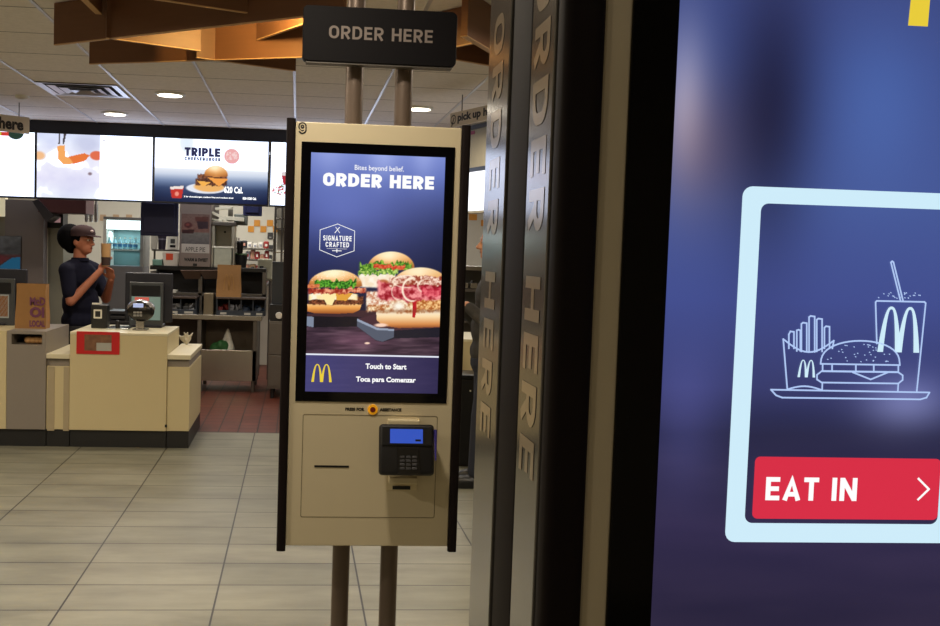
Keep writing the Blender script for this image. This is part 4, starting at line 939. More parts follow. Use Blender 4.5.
# dark order monitor hanging
def hang_monitor(label, px, Yv):
    x0, x1, z0, z1 = pxr(*px, Yv); t = thing('order_monitor', label, 'monitor', ((x0+x1)/2, Yv, z0), 'kitchen order monitors')
    MB().box((x0, Yv, z0), (x1, Yv+.05, z1)).build('casing', mat('monitor_navy', (32, 38, 80), .45), t, .01); MB().box((x0+.03, Yv-.012, z0+.03), (x1-.03, Yv, z1-.03)).build('back_hump', mat('monitor_navy', (32, 38, 80), .45), t, .008)
    cx = (x0+x1)/2; MB().cyl((cx, Yv+.03, z1-.02), (cx, Yv+.03, 2.65), .018, n=12).build('ceiling_pole', BLACK, t, 0, True)
hang_monitor('large dark order monitor hanging left of the pie poster', (140.5, 200, 178, 236), 10.05); hang_monitor('small dark order monitor hanging above the kitchen at right', (243, 201, 262, 216), 10.6)
# pie poster cabinet
Yp = YT+.40; x0, x1, z0, z1 = pxr(179.5, 203, 211, 268, Yp)
pp = thing('poster_cabinet', 'tall warming cabinet side with an apple pie poster', 'cabinet', ((x0+x1)/2, Yp, zsb)); MB().box((x0, Yp, zsb), (x1, Yp+.3, z1)).build('body', mat('cabinet_steel', (134, 122, 118), .4, .5, .08), pp, .004)
def pie(A, B):
    x, y = A*280, B*400; img = ramp(B, [(0, (120, 92, 84)), (.6, (128, 88, 78)), (.62, (120, 112, 104)), (1, (100, 92, 90))])
    mixc(img, ellm(x, y, 66, 150, 46, 44, .3), (84, 34, 34)); mixc(img, ellm(x, y, 60, 145, 26, 22, .5), (128, 62, 56)); mixc(img, polm(x, y, [(150, 100), (270, 60), (270, 190), (170, 200)]), (58, 36, 44)); mixc(img, polm(x, y, [(130, 40), (270, 30), (270, 100), (140, 100)]), (98, 52, 44))
    mixc(img, polm(x, y, [(10, 215), (130, 205), (120, 260), (10, 262)]), (62, 28, 28)); img += (fbm(x/22, y/22, 3)[..., None]-.5)*30; return img
a_, b_, c_, e_ = pxr(181.5, 214, 209.5, 244, Yp); PSM = attr_screen('poster_glow', .4, .5); po = display('poster', PSM, pp, a_, b_, c_, e_, Yp-.002, 56, 80, pie)  # printed posters given a faint glow of their own
a_, b_, c_, e_ = pxr(181.5, 244, 209.5, 253, Yp); lb = MB().box((a_, Yp-.003, c_), (b_, Yp, e_)).build('label_plate', mat('plate_grey', (176, 168, 160), .6), pp)
text('APPLE PIE', BLACK, lb, 'lettering', (a_+(b_-a_)*.13, Yp-.004, c_+(e_-c_)*.15), (1,0,0), (0,0,1), (b_-a_)*.72, (e_-c_)*.5, .0)
a_, b_, c_, e_ = pxr(184, 258, 208, 261.5, Yp); text('WARM & SWEET', BLACK, pp, 'lettering', (a_, Yp-.002, c_), (1,0,0), (0,0,1), b_-a_, e_-c_, .05)
a_, b_, c_, e_ = pxr(193, 263.5, 197, 266, Yp); MB().box((a_, Yp-.002, c_), (b_, Yp, e_)).build('small_mark', BLACK, pp)
# heated holding cabinet
Yk = YT+.45; hc = thing('holding_cabinet', 'pale steel holding cabinet with shelves right of the pie poster', 'cabinet', (at(223, 245, Yk).x, Yk, zsb))
PALE = mat('pale_steel', (176, 172, 158), .35, .4, .08)
for px, d, m, nm, yo in (((211.5, 225, 214.5, 267.5), .3, PALE, 'side', 0), ((231.5, 225, 234.5, 267.5), .3, PALE, 'side', 0), ((211.5, 222, 236, 225.5), .32, STEELDK, 'top', -.01), ((214, 226, 232, 246.5), .02, PALE, 'back', .25), ((212, 246.3, 234, 248), .3, mat('bright_edge', (240, 236, 220), .3), 'shelf', -.005), ((213, 248, 233, 265), .02, mat('frosted_door', (176, 176, 158), .3, 0, .2, 20), 'door', .0), ((212, 265, 234, 268), .3, PALE, 'bottom', 0)):
    pbox(MB(), *px, Yk+yo, d).build(nm, m, hc, .002)
mb = MB(); c_ = at(225, 232, Yk+.24); mb.cyl((c_.x, Yk+.25, c_.z), (c_.x, Yk+.235, c_.z), .012); mb.build('knob', BLACK, hc)
rk = thing('chute_rack', 'white slanted chute shelves above the pale holding cabinet', 'shelf', (at(222, 215, Yk).x, Yk+.1, pxr(211.5, 222, 236, 225.5, Yk)[3]))
for (xa_, ya, xb_, yb, t_) in ((212, 211, 227, 218, 3), (215, 207.5, 232, 206.5, 2), (226, 216, 244, 217.5, 4), (212, 218.5, 222, 219.8, 1.5)):
    p = [at(xa_, ya, Yk+.05), at(xb_, yb, Yk+.05), at(xb_, yb+t_, Yk+.05), at(xa_, ya+t_, Yk+.05)]; MB().prism(p, (0, .2, 0)).build('chute', mat('chute_white', (226, 222, 204), .35), rk, .002)
pbox(MB(), 228, 209, 233, 221.5, Yk+.34, .02).build('post', STEELDK, rk); pbox(MB(), 234, 214, 247, 225, Yk+.1, .2).build('grey_hood', mat('hood_grey', (120, 126, 120), .5), rk, .01); pbox(MB(), 212, 204, 219, 221.5, Yk+.33, .02).build('post', STEELDK, rk)
# clutter right of it, on the shelf end
Yq = YT+.6
it = [('sauce_pot', 'black sauce pot on the shelf right of the holding cabinet', 'pot', (236, 243, 243, 254), BLACK), ('herb_tub', 'black tub of green leaves on the shelf end', 'tub', (234, 255, 247, 266.5), mat('tub_black', (26, 28, 30), .5))]
for nm, lab, cat, px, m in it:
    x0, x1, z0, z1 = pxr(*px, Yq); r_ = (x1-x0)/2; c_ = ((x0+x1)/2, Yq+.1, 0); base = zsb if nm == 'herb_tub' else pxr(234, 254, 247, 255, Yq)[3]
    t = thing(nm, lab, cat, (c_[0], c_[1], base)); MB().lathe((c_[0], c_[1], base), [(r_*.8, 0), (r_, z1-base)], 20).build('tub_body', m, t, 0, True)
    mb = MB(); rs = random.Random(5)
    for i in range(14): mb.ell((c_[0]+r_*.7*(rs.random()*2-1), c_[1]+r_*.6*(rs.random()*2-1), z1+.012*rs.random()), (.025, .02, .012), None, 8)
    o = mb.build('leaves', mat('leaf_dark', (70, 92, 52), .7, 0, .3, 50), t, 0, True) if nm == 'herb_tub' else MB().lathe((c_[0], c_[1], z1), [(r_*1.05, 0), (r_*.9, .02), (r_*.2, .03)], 20).build('lid', BLACK, t, 0, True)
# back wall shelves at right: rack with packs and machine
Yw = 12.4; br_ = thing('back_shelving', 'steel back shelving with red food packs behind the kitchen', 'shelf', (at(258, 260, Yw).x, Yw, 0))
x0, x1, _, _ = pxr(235, 250, 274, 290, Yw)
for yy in (247.5, 258.5, 270, 283):
    z = at(255, yy+.8, Yw).z; MB().box((x0, Yw, z-.02), (x1, Yw+.5, z)).build('shelf', STEEL, br_, .002)
for xx in (x0, x1-.02):
    for yy in (Yw, Yw+.48): MB().box((xx, yy, 0), (xx+.02, yy+.02, at(255, 238, Yw).z)).build('post', STEEL, br_)
rs = random.Random(11)
sz = {247.5: (239.5, 6), 258.5: (249, 7), 270: (262, 5), 283: (276, 7)}
cols = [mat('pack_red', (150, 40, 36), .5), mat('pack_pink', (196, 140, 120), .5), mat('pack_grey', (160, 160, 166), .5), mat('pack_dark', (40, 42, 46), .5), mat('pack_white', (220, 214, 200), .5), mat('pack_tan', (176, 140, 100), .6)]
lab_c = ['red', 'pink', 'grey', 'dark', 'white', 'tan']; rowname = {247.5: 'top', 258.5: 'second', 270: 'third', 283: 'lowest'}
for yy, (yt, n) in sz.items():
    z = at(255, yy+.8, Yw).z; xx = 236.0
    for i in range(n):
        wpx = 33/n*.9; hpx = (yy-yt)*(.55+.45*rs.random()); ci = rs.choice([0, 1, 0, 2]) if yy in (258.5,) else rs.randrange(6)
        a_, b_ = at(xx, yy, Yw).x, at(xx+wpx, yy, Yw).x; hh = hpx*Yw/1000
        t = thing('food_pack', '%s food pack on the %s back shelf, number %s from the left' % (lab_c[ci], rowname[yy], ['one', 'two', 'three', 'four', 'five', 'six', 'seven'][i]), 'pack', ((a_+b_)/2, Yw+.15, z), 'food packs on the back shelving')
        MB().box((a_, Yw+.03, z), (b_, Yw+.25, z+hh)).build('pack_body', cols[ci], t, .012); MB().box((a_+.015, Yw+.026, z+hh*.3), (b_-.015, Yw+.03, z+hh*.65)).build('pack_label', cols[(ci+4) % 6], t)
        xx += 33/n
# photo cards on wall
for i, (px, w_) in enumerate((((267.5, 232.5, 273, 239), 'upper'), ((268.5, 245, 273, 251), 'middle'), ((267, 255, 272, 259.5), 'lower'))):
    x0, x1, z0, z1 = pxr(*px, 13.08); t = thing('wall_notice', '%s of three small dark notices on the white tiled wall' % w_, 'notice', ((x0+x1)/2, 13.08, z0), 'notices on the tiled wall'); MB().box((x0, 13.085, z0), (x1, 13.1, z1)).build('sheet', mat('notice_dark', (60, 58, 56), .7, 0, .4, 40), t); MB().box((x0+.02, 13.083, z0+(z1-z0)*.2), (x1-.02, 13.085, z0+(z1-z0)*.35)).build('text_block', mat('notice_pale', (150, 148, 140), .7), t)
# tan machine
Ym = 11.6; x0, x1, z0, z1 = pxr(257.5, 259, 272, 279, Ym); mc = thing('toaster', 'pale boxy kitchen machine beside the tray rack', 'machine', ((x0+x1)/2, Ym, 0)); MB().box((x0, Ym, z0), (x1, Ym+.35, z1)).build('body', mat('machine_tan', (176, 172, 148), .45), mc, .01); a_, b_, c_, e_ = pxr(259.5, 266, 263.5, 272, Ym); MB().box((a_, Ym-.006, c_), (b_, Ym, e_)).build('control_panel', BLACK, mc, .002); MB().box((x0, Ym-.02, z0-.02), (x1+.02, Ym+.4, z0)).build('stand_top', STEEL, mc)
for xx in (x0+.02, x1-.02):
    for yy in (Ym+.0, Ym+.36): MB().cyl((xx, yy, 0), (xx, yy, z0-.02), .014, n=10).build('leg', STEELDK, mc)
# tray rack
Yr2 = 10.9; x0, x1, _, z1 = pxr(273.5, 205, 291, 300, Yr2); tr_ = thing('tray_rack', 'tall steel tray rack just left of the kiosk edge', 'rack', ((x0+x1)/2, Yr2, 0))
for xx in (x0, x0+.075, x1+.2):
    for yy in (Yr2, Yr2+.4): MB().box((xx, yy, 0), (xx+.018, yy+.018, z1)).build('post', STEELDK, tr_)
for i, yy in enumerate((206, 218, 228, 252, 265, 279, 292)):
    z = at(282, yy, Yr2).z; MB().box((x0, Yr2+.01, z-.012), (x1+.2, Yr2+.4, z)).build('tray', STEEL if i % 2 else STEELDK, tr_, .002)
pbox(MB(), 277, 206, 291, 228, Yr2+.02, .02).build('pale_panel', mat('rack_pale', (158, 152, 138), .5), tr_); pbox(MB(), 277, 230, 291, 250, Yr2+.3, .02).build('pale_panel', mat('rack_pale', (158, 152, 138), .5), tr_)
# grill unit
Yg = 10.1; x0, x1, z0, z1 = pxr(268, 305, 300, 392, Yg); gr = thing('grill_unit', 'steel grill cabinet with a white dial just left of the kiosk', 'grill', ((x0+x1)/2, Yg, 0))
zk = at(274, 321, Yg).z; zmid = at(274, 355, Yg).z
MB().box((x0, Yg, .10), (x1, Yg+.7, zk)).build('body', STEELDK, gr, .004); MB().box((x0+.008, Yg-.012, zmid+.006), (x1, Yg, zk-.02)).build('upper_door', STEELDK, gr, .003); MB().box((x0+.008, Yg-.012, .13), (x1, Yg, zmid-.006)).build('lower_door', STEELDK, gr, .003)
MB().box((x0+.01, Yg+.0, zk), (x1, Yg+.5, z1)).build('control_box', BLACK, gr, .004); c_ = at(279, 315.5, Yg); MB().cyl((c_.x, Yg, c_.z), (c_.x, Yg-.03, c_.z), .035, .03, 22).build('dial', WHITE, gr, 0, True)
for xx in (x0+.05, x1-.05):
    for yy in (Yg+.05, Yg+.6): MB().cyl((xx, yy, 0), (xx, yy, .1), .02, n=10).build('foot', BLACK, gr)
pbox(MB(), 272, 262, 292, 304, Yg+.2, .2).build('upstand', mat('upstand_dark', (50, 54, 60), .4, .3), gr, .004)
# bottle cooler at left
Yf = 11.0; x0, x1, z0, z1 = pxr(103, 220, 143, 266, Yf); cl = thing('bottle_cooler', 'open lit cooler with water bottles behind the employee', 'cooler', ((x0+x1)/2, Yf, 0))
zl0 = at(122, 229.5, Yf).z; fr = mat('cooler_grey', (132, 134, 132), .5, .2, .06)
MB().box((x0, Yf, z0), (x0+.035, Yf+.5, z1)).build('side', WHITE, cl); MB().box((x1-.03, Yf, z0), (x1, Yf+.5, z1)).build('side', fr, cl); MB().box((x0, Yf, z1), (x1, Yf+.5, z1+.03)).build('top', fr, cl); MB().box((x0+.03, Yf+.45, z0), (x1-.03, Yf+.48, z1)).build('back', mat('cooler_teal', (96, 124, 124), .5), cl)
MB().box((x0, Yf, 0), (x1, Yf+.5, z0)).build('cabinet', mat('cooler_base', (112, 112, 116), .5, .2, .06), cl, .004); MB().box((x0+.035, Yf+.01, zl0), (x1-.03, Yf+.05, z1-.004)).build('light_panel', mat('cooler_light', (240, 250, 250), .4, var=0, emis=(225, 248, 248), es=2.2), cl)
ld = bpy.data.lights.new('cooler_lamp', 'AREA'); ld.shape = 'RECTANGLE'; ld.size = .3; ld.size_y = .2; ld.energy = 2.2; ld.color = (.7, .95, 1); lo = bpy.data.objects.new('cooler_lamp', ld); COL.objects.link(lo); lo.location = ((x0+x1)/2, Yf+.25, zl0-.01)
zsh = at(122, 249, Yf).z; mb = MB(); mb.box((x0+.035, Yf+.02, zsh-.018), (x1-.03, Yf+.03, zsh)); mb.box((x0+.035, Yf+.43, zsh-.018), (x1-.03, Yf+.44, zsh))
for i in range(13): xw = x0+.045+(x1-x0-.085)*i/12; mb.box((xw-.003, Yf+.025, zsh-.008), (xw+.003, Yf+.435, zsh))
mb.build('shelf', mat('shelf_pale', (180, 206, 206), .4), cl); mb = MB(); zr_ = at(122, 243.5, Yf).z; mb.tube([(x0+.035, Yf+.02, zr_), (x1-.03, Yf+.02, zr_)], .005); mb.build('rail', mat('shelf_pale', (180, 206, 206), .4), cl)
bot = None
for i in range(6):
    bxp = at(109.5+5.2*i, 244, Yf+.12).x
    if bot is None:
        bot = thing('water_bottle', 'x', 'bottle', (bxp, Yf+.12, zsh), 'water bottles in the cooler'); MB().lathe((bxp, Yf+.12, zsh), [(.022, 0), (.023, .01), (.021, .04), (.023, .06), (.018, .085), (.009, .1), (.009, .112)], 16).build('bottle_body', mat('bottle_ice', (150, 206, 222), .15, 0, .05), bot, 0, True); MB().cyl((bxp, Yf+.12, zsh+.112), (bxp, Yf+.12, zsh+.126), .011, n=14).build('cap', WHITE, bot); MB().lathe((bxp, Yf+.12, zsh+.025), [(.0225, 0), (.0235, .002), (.0235, .03), (.0225, .032)], 16).build('label_band', mat('bottle_blue', (60, 130, 180), .4), bot); o = bot
    else: o = copy_tree(bot); o.location = (bxp, Yf+.12, zsh)
    o['label'] = 'pale blue water bottle in the lit cooler, %s from the left' % ['first', 'second', 'third', 'fourth', 'fifth', 'last'][i]
# tall steel fridge left of employee with sign box
Ys = 10.6; x0, x1, z0, z1 = pxr(45.5, 228, 63, 330, Ys); sf = thing('steel_fridge', 'tall steel fridge left of the employee with a dark menu box on top', 'fridge', ((x0+x1)/2, Ys, 0)); MB().box((x0, Ys, .08), (x1, Ys+.6, z1)).build('body', mat('fridge_steel', (136, 136, 124), .4, .4, .06), sf, .003); MB().box((x0-.005, Ys-.01, .1), (x0+.022, Ys, z1-.01)).build('edge_strip', mat('edge_pale', (200, 196, 184), .4), sf); MB().box((x0+.02, Ys+.02, 0), (x1-.02, Ys+.55, .08)).build('plinth', BLACK, sf)
x0b, x1b, z0b, z1b = pxr(43.5, 213, 63.5, 228, Ys); sb_ = MB().box((x0b, Ys-.02, z1), (x1b, Ys+.2, z1b)).build('menu_box', BLACK, sf, .004); a_, b_, c_, e_ = pxr(49, 217, 61, 222.5, Ys); MB().box((a_, Ys-.023, c_), (b_, Ys-.02, e_)).build('lit_text', mat('dim_lit', (90, 80, 80), .5, 0, .6, 60, emis=(170, 130, 130), es=.6), sb_)
# maroon hood
Yh2 = 10.15; x0, x1, z0, z1 = pxr(38, 199, 86, 213, Yh2); hd = thing('canopy_hood', 'dim maroon canopy under the drink menu screen', 'hood', ((x0+x1)/2, Yh2, z0)); MB().box((x0, Yh2, z0), (x1, Yh2+.4, 2.64)).build('canopy', mat('maroon', (92, 50, 54), .5, 0, .08), hd, .004); MB().prism([at(32, 201, Yh2-.01), at(38, 199, Yh2-.01), at(54, 216, Yh2-.01), at(46, 222, Yh2-.01)], (0, .3, 0)).build('brace', mat('brace_dark', (52, 48, 54), .5), hd)
# hanging clear cup stacks
for i, xx in enumerate((86.5, 91, 96)):
    p = at(xx, 222, 10.7); mb = MB(); ztop_ = at(xx, 204, 10.7).z
    for k in range(6): mb.lathe((p.x, 10.7, p.z+.028*k), [(.015, 0), (.020, .04), (.022, .042)], 14)
    mb.cyl((p.x, 10.7, p.z+.18), (p.x, 10.7, 2.65), .012, n=10)
    tag(mb.build('cup_dispenser', mat('clear_plastic', (172, 174, 172), .25, 0, .2, 40), None, 0, True), '%s column of clear cups hanging above the employee' % ['left', 'middle', 'right'][i], 'cup dispenser', 'cup dispensers')
# poster on the partition
Yo = 10.38; pz = thing('partition_poster', 'dark poster with a blue triangle on the grey partition at left', 'poster', (at(5, 255, Yo).x, Yo, at(5, 270, Yo).z))
def pst(A, B):
    x, y = A*100, B*100; img = ramp(B, [(0, (84, 82, 80)), (.5, (62, 60, 60)), (.55, (80, 44, 44)), (1, (52, 30, 34))]); img += (fbm(x/9, y/9, 8)[..., None]-.5)*40*(B[..., None] < .55); mixc(img, polm(x, y, [(100, 58), (100, 100), (45, 100), (82, 62)]), (30, 110, 150)); mixc(img, polm(x, y, [(60, 55), (78, 62), (42, 100), (10, 100)]), (96, 40, 44)); return img
a_, b_, c_, e_ = pxr(-30, 235.5, 21, 271, Yo); MB().box((a_, Yo, c_), (b_, Yo+.02, e_)).build('backing', BLACK, pz); display('print', PSM, pz, a_+.003, b_-.003, c_+.003, e_-.003, Yo-.001, 70, 50, pst)
x0, x1, z0, z1 = pxr(-30, 196, 5, 216, 10.9); lw = thing('wall_lightbox', 'pale lit box at the left edge under the first menu screen', 'light', ((x0+x1)/2, 10.9, z0)); MB().box((x0, 10.9, z0), (x1, 11, z1)).build('box', mat('lightbox', (210, 200, 170), .5, var=0, emis=(190, 180, 150), es=.7), lw); MB().box((x0, 10.9, z1), (x1, 11, 2.65)).build('drop_panel', WALLC, lw); MB().box((x0, 10.95, 0), (x1, 11, z0)).build('panel_below', mat('panel_olive', (120, 114, 98), .6), lw)
# crumpled white bag behind the low counter
wb_ = at(186, 344, 8.7); mb = MB(); rs = random.Random(9)
zlow = lzt
for i in range(11):
    an = rs.random()*6.28; r1 = .045+.04*rs.random(); p_ = V(wb_.x+.05, 8.29, zlow+.018)
    mb.taper(p_, p_+V(r1*math.cos(an), .5*r1*math.sin(an), .02+.09*rs.random()), .018, .006, 8)
t = thing('crumpled_bag', 'crumpled white bag on the low counter end right of the register block', 'bag', (wb_.x, 8.25, zlow)); mb.fused('crumple', mat('bag_white', (190, 184, 168), .6, 0, .08, 30, bump=.6), t, .007, 1)
# dark stacked trays behind counter next to the employee
for i in range(4):
    x0, x1, z0, z1 = pxr(107, 311+4.8*i, 129, 314.5+4.8*i, 8.9); tag(MB().box((x0, 8.9, z0), (x1, 9.2, z1)).build('dark_tray', mat('tray_charcoal', (34, 34, 40), .45), None, .006), 'charcoal tray behind the printer, %s in its stack' % ['topmost', 'second', 'third', 'lowest'][i], 'tray', 'stack of charcoal trays')
x0, x1, z0, z1 = pxr(104, 330.5, 132, 350, 8.88); ts = thing('tray_stand', 'dark stand behind the cream counter carrying the charcoal trays', 'stand', ((x0+x1)/2, 8.88, 0)); MB().box((x0, 8.86, .0), (x1, 9.25, z1)).build('body', BLACK, ts, .004)
for i in range(2): MB().box((x0 if i == 0 else x1-.02, 9.21, z1), (x0+.02 if i == 0 else x1, 9.25, pxr(107, 311, 129, 314.5, 8.9)[3])).build('upright', BLACK, ts)

# right gap: shelving with pans
Yx = 9.9; x0, x1, _, _ = pxr(458, 300, 560, 300, Yx); rs_ = thing('pan_shelving', 'steel shelving behind the right counter seen in the gap', 'shelf', ((x0+x1)/2, Yx, 0))
for y0_, y1_, m in ((266, 270.5, STEEL), (289, 292, STEELDK), (309.5, 311.5, STEEL), (321, 323, STEELDK)):
    z1_, z0_ = at(470, y0_, Yx).z, at(470, y1_, Yx).z; MB().box((x0, Yx, z0_), (x1, Yx+.5, z1_)).build('shelf', m, rs_, .003)
for xx in (x0, x1-.03): MB().box((xx, Yx, 0), (xx+.03, Yx+.03, at(470, 264, Yx).z)).build('post', STEEL, rs_)
MB().box((x0, Yx+.4, at(470, 335, Yx).z), (x1, Yx+.42, at(470, 268, Yx).z)).build('back_panel', mat('shelf_back', (96, 96, 92), .5, .4), rs_)
for i in range(3):
    p0 = at(464+9*i, 289, Yx+.1); MB(); t = thing('steel_pan', 'steel food pan on the shelving behind the right counter, %s' % ['left', 'middle', 'right'][i], 'pan', (p0.x, Yx+.15, at(470, 289, Yx).z), 'steel pans in the gap'); zb2 = at(470, 289, Yx).z
    MB().box((p0.x-.035, Yx+.05, zb2), (p0.x+.035, Yx+.25, zb2+.06)).build('pan', STEEL, t, .006); MB().lathe((p0.x, Yx+.15, zb2+.06), [(.02, 0), (.014, .02), (.004, .024)], 14).build('knob', BLACK, t, 0, True)
# black bin in the gap
x0, x1, z0, z1 = pxr(459.5, 375.5, 500, 470, 6.98); bn = thing('waste_bin', 'black square bin on the tiles right of the kiosk', 'bin', ((x0+x1)/2, 7.1, 0)); MB().box((x0, 6.98, 0), (x1, 7.3, z1-.03)).build('bin_body', BLACK, bn, .01); MB().box((x0-.004, 6.976, z1-.03), (x1+.004, 7.304, z1)).build('lid', mat('bin_lid_black', (12, 12, 14), .35), bn, .006); c_ = at(470.5, 391, 6.97); MB().cyl((c_.x, 6.98, c_.z), (c_.x, 6.972, c_.z), .006, n=12).build('lock', WHITE, bn)

# ------------------------------------------------------------------ people
def hand(mb, wrist, d, palm_n, side, curl, s=1.):
    """palm and five fingers: d = pointing direction, palm_n = palm facing, side = thumb side"""
    d, palm_n, side = [Vector(x).normalized() for x in (d, palm_n, side)]; w = Vector(wrist)
    c = w + d*.045*s
    R_ = Matrix((d, side, palm_n)).transposed()
    mb.ell(c, (.052*s, .042*s, .017*s), R_, 14)
    for i, (off, L) in enumerate(((.030, .066), (.010, .075), (-.010, .070), (-.029, .055))):
        p = w + d*.082*s + side*off*s; dd = d.copy(); ang = 0
        for k, f in enumerate((.45, .32, .25)):
            ang += curl*(.5, .9, .7)[k]; dd = d*math.cos(ang) + palm_n*math.sin(ang); q_ = p + dd*L*f*s; mb.taper(p, q_, (.0095-.001*k)*s, (.0088-.001*k)*s, 8); p = q_
    p = w + d*.02*s + side*.030*s; dd = (d*.6 + side*.65 + palm_n*.35).normalized()
    for k, L in enumerate((.035, .028)): q_ = p + dd*L*s; mb.taper(p, q_, .0115*s, .0095*s, 8); p = q_; dd = (d*.85 + side*.1 + palm_n*.6).normalized()
def make_person(label, loc, ang, arms, skin, shirt, pants, hair_fn, head_z, hand_spec, shirt_extra=None, bulk=1., neck=.245):
    root = thing('person', label, 'person', (0, 0, 0)); hz = head_z; sh = hz-neck
    mb = MB()
    mb.ell((.005, 0, hz+.01), (.098, .077, .112)); mb.ell((.040, 0, hz-.055), (.058, .056, .062)); mb.ell((.078, 0, hz-.083), (.022, .024, .02))
    mb.taper((.098, 0, hz+.006), (.118, 0, hz-.026), .010, .0145, 10); mb.ell((.105, .013, hz-.03), (.011, .009, .008), None, 10); mb.ell((.105, -.013, hz-.03), (.011, .009, .008), None, 10)
    mb.ell((.093, 0, hz+.028), (.012, .045, .010), None, 12); mb.ell((.092, 0, hz-.052), (.012, .024, .007), None, 10); mb.ell((.091, 0, hz-.062), (.011, .022, .007), None, 10)
    for s_ in (-1, 1): mb.ell((-.008, s_*.078, hz-.012), (.020, .009, .032), None, 12)
    mb.taper((-.012, 0, hz-.05), (-.015, 0, sh+.02), .052, .060)
    mb.ell((-.01, 0, sh-.10), (.105*bulk, .165, .15)); mb.ell((0, 0, sh-.33), (.115*bulk, .150, .17)); mb.ell((0, 0, sh-.50), (.115*bulk, .165, .13))
    for s_ in (-1, 1):
        S, Eb, W = arms[s_]; mb.taper((-.01, s_*.10, sh+.0), S, .062, .056); mb.taper(S, Eb, .050, .040); mb.taper(Eb, W, .041, .027)
        hip = V(0, s_*.085, sh-.52); kn = V(.015+(.05 if s_ > 0 else 0), s_*.095, .46); an = V(-.01+(.10 if s_ > 0 else 0), s_*.10, .085)
        mb.taper(hip, kn, .088, .056); mb.taper(kn, an, .054, .036); mb.taper(an-V(0, 0, .03), an+V(.14, s_*.01, -.055), .034, .028)
        hand(mb, W, *hand_spec[s_])
    mb.fused('body', skin, root, .0062, 3)
    # shirt with short or long sleeves
    mb = MB(); mb.ell((-.01, 0, sh-.10), (.122*bulk, .182, .155)); mb.ell((0, 0, sh-.31), (.134*bulk, .170, .185)); mb.ell((0, 0, sh-.46), (.136*bulk, .182, .12)); mb.taper((-.013, 0, sh-.03), (-.013, 0, sh+.035), .082, .066)
    for s_ in (-1, 1):
        S, Eb, W = arms[s_]; mb.taper((-.01, s_*.09, sh-.01), S, .078, .072)
        if shirt_extra == 'long': mb.taper(S, Eb, .066, .056); mb.taper(Eb, Eb+(W-Eb)*.88, .055, .038)
        else: mb.taper(S, S+(Eb-S)*.72, .068, .062)
    sho = mb.fused('shirt', shirt, root, .009, 3)
    mb = MB(); mb.lathe((-.012, 0, sh+.045), [(.072, 0), (.078, .004), (.070, .030), (.064, .032), (.062, .004)], 26); mb.build('collar', shirt, sho, 0, True)
    mb = MB(); mb.ell((0, 0, sh-.53), (.130*bulk, .180, .12))
    for s_ in (-1, 1):
        hip = V(0, s_*.085, sh-.55); kn = V(.015+(.05 if s_ > 0 else 0), s_*.095, .46); an = V(-.01+(.10 if s_ > 0 else 0), s_*.10, .10); mb.taper(hip, kn, .102, .078); mb.taper(kn, an, .076, .062)
    mb.fused('trousers', pants, root, .010, 3)
    for s_ in (-1, 1):
        an = V(-.01+(.10 if s_ > 0 else 0), s_*.10, .0); mb = MB(); mb.ell(an+V(.065, s_*.008, .042), (.135, .048, .040)); mb.ell(an+V(0, 0, .07), (.055, .046, .05)); mb.box(an+V(-.06, -.042, 0), an+V(.19, .046, .022)); mb.fused('shoe', BLACK, root, .009, 3)
        ey = MB().ell((.088, s_*.032, hz+.008), (.013, .014, .009), None, 12).build('eye', mat('eye_white', (206, 200, 192), .3, 0, 0), root, 0, True); MB().ell((.098, s_*.032, hz+.008), (.005, .007, .007), None, 10).build('iris', mat('iris', (46, 30, 22), .2, 0, 0), ey, 0, True)
        MB().taper((.098, s_*.018, hz+.028), (.090, s_*.048, hz+.030), .005, .003, 8).build('eyebrow', mat('brow', (44, 30, 26), .8), root, 0, True)
    MB().ell((.101, 0, hz-.057), (.005, .022, .004), None, 12).build('mouth', mat('lip', (140, 70, 64), .5), root, 0, True)
    hair_fn(root, hz)
    root.location = Vector(loc); root.rotation_euler = (0, 0, ang)
    return root
SKIN = mat('skin_tan', (166, 104, 80), .55, 0, .05, 30); HAIR = mat('black_hair', (8, 8, 13), .9, 0, .2, 60, spec=.1)
def emp_hair(root, hz):
    mb = MB(); mb.ell((-.018, 0, hz+.022), (.100, .086, .110)); mb.ell((-.112, 0, hz+.030), (.112, .108, .118)); mb.ell((-.095, 0, hz-.05), (.062, .07, .06)); mb.fused('hair', HAIR, root, .009, 3)
    cm = mat('cap_maroon', (50, 30, 36), .9, 0, .05, 40); mb = MB(); mb.lathe((.012, 0, hz+.055), [(.105, -.015), (.106, .01), (.098, .045), (.07, .072), (.02, .085)], 28); cp = mb.build('cap', cm, root, 0, True)
    mb = MB(); pts = [V(.085+.095*math.cos(a), .085*math.sin(a), hz+.046-.012*math.cos(a)) for a in [math.radians(-90+12*i) for i in range(16)]]; mb.prism(pts, (0, 0, .007)); mb.build('brim', cm, cp)
    MB().ell((.108, -.01, hz+.085), (.010, .022, .013), None, 12).build('cap_emblem', mat('emblem_pale', (180, 160, 160), .6), cp, 0, True)
hzE = 1.528
armsE = {-1: (V(-.005, -.195, hzE-.25), V(.055, -.225, hzE-.505), V(.235, -.07, hzE-.245)), 1: (V(-.005, .195, hzE-.25), V(.12, .20, hzE-.495), V(.275, .03, hzE-.32))}
hsE = {-1: ((.25, .35, .9), (.35, .9, -.2), (-.9, .3, .1), .55), 1: ((.2, -.5, .85), (.2, -.9, -.3), (-.9, -.2, .2), .55)}
locE = at(81, 280, 8.75)
make_person('employee in navy shirt and cap with black hair bun, facing right and lifting a cup', (locE.x, 8.75, 0), math.radians(-22), armsE, SKIN, mat('navy_polo', (17, 19, 38), .9, 0, .1, 30, spec=.2), mat('black_trousers', (20, 20, 26), .85, 0, .1), emp_hair, hzE, hsE, None, 1.12, .218)
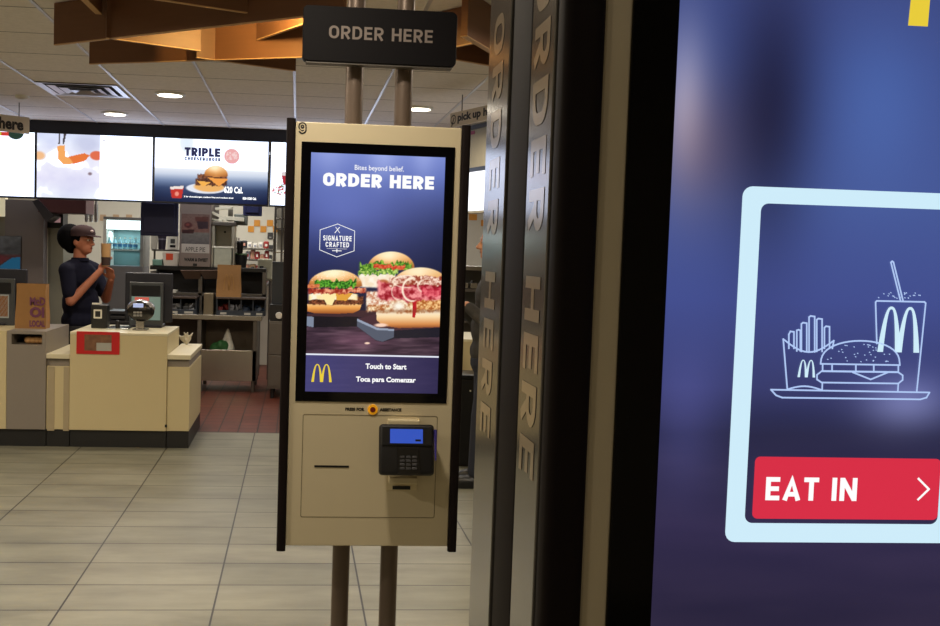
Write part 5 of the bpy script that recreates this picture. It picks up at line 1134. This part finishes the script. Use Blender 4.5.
# held cup
cx_ = at(106, 255, 8.60); zt_, zb2 = at(106, 243.5, 8.60).z, at(106, 266, 8.60).z
pc_ = thing('held_cup', 'tan cup with dark band held up by the employee', 'cup', (cx_.x, 8.6, zb2)); MB().lathe((cx_.x, 8.6, zb2), [(.034, 0), (.042, zt_-zb2)], 22).build('cup_body', mat('cup_tan', (190, 150, 104), .7), pc_, 0, True); MB().lathe((cx_.x, 8.6, zb2+.005), [(.036, 0), (.0395, .07)], 22).build('cup_band', mat('band_brown', (60, 42, 40), .7), pc_, 0, True)
# customer in the gap
def cus_hair(root, hz):
    mb = MB(); mb.ell((-.025, 0, hz+.030), (.090, .083, .096)); mb.ell((-.06, 0, hz-.02), (.05, .075, .07)); mb.fused('hair', mat('grey_brown_hair', (96, 80, 66), .7, 0, .2, 60), root, .009, 3)
hzC = 1.585
armsC = {-1: (V(-.005, -.20, hzC-.28), V(.05, -.25, hzC-.54), V(.24, -.10, hzC-.36)), 1: (V(-.005, .20, hzC-.28), V(.05, .25, hzC-.54), V(.20, .12, hzC-.40))}
hsC = {-1: ((.75, .35, .35), (.2, .6, -.7), (.0, .8, .6), .6), 1: ((.75, -.35, .25), (.2, -.6, -.7), (0, -.8, .6), .6)}
make_person('customer in dark patterned shirt standing in the gap, mostly hidden by near kiosk', (1.287, 6.45, 0), math.radians(180), armsC, mat('skin_pale', (206, 150, 120), .55, 0, .05, 30), mat('dark_patterned_shirt', (52, 50, 48), .85, 0, .7, 26), mat('dark_jeans', (26, 30, 44), .85, 0, .15, 30), cus_hair, hzC, hsC, 'long', 1.1)

# ------------------------------------------------------------------ light and colour management
w = bpy.data.worlds.new('world'); SC.world = w; w.use_nodes = True
w.node_tree.nodes['Background'].inputs['Color'].default_value = (.9, .85, .78, 1); w.node_tree.nodes['Background'].inputs['Strength'].default_value = .05
vs = SC.view_settings; SC.display_settings.display_device = 'sRGB'; vs.view_transform = 'Standard'; vs.look = 'None'; vs.exposure = 0; vs.gamma = 1; vs.use_curve_mapping = False
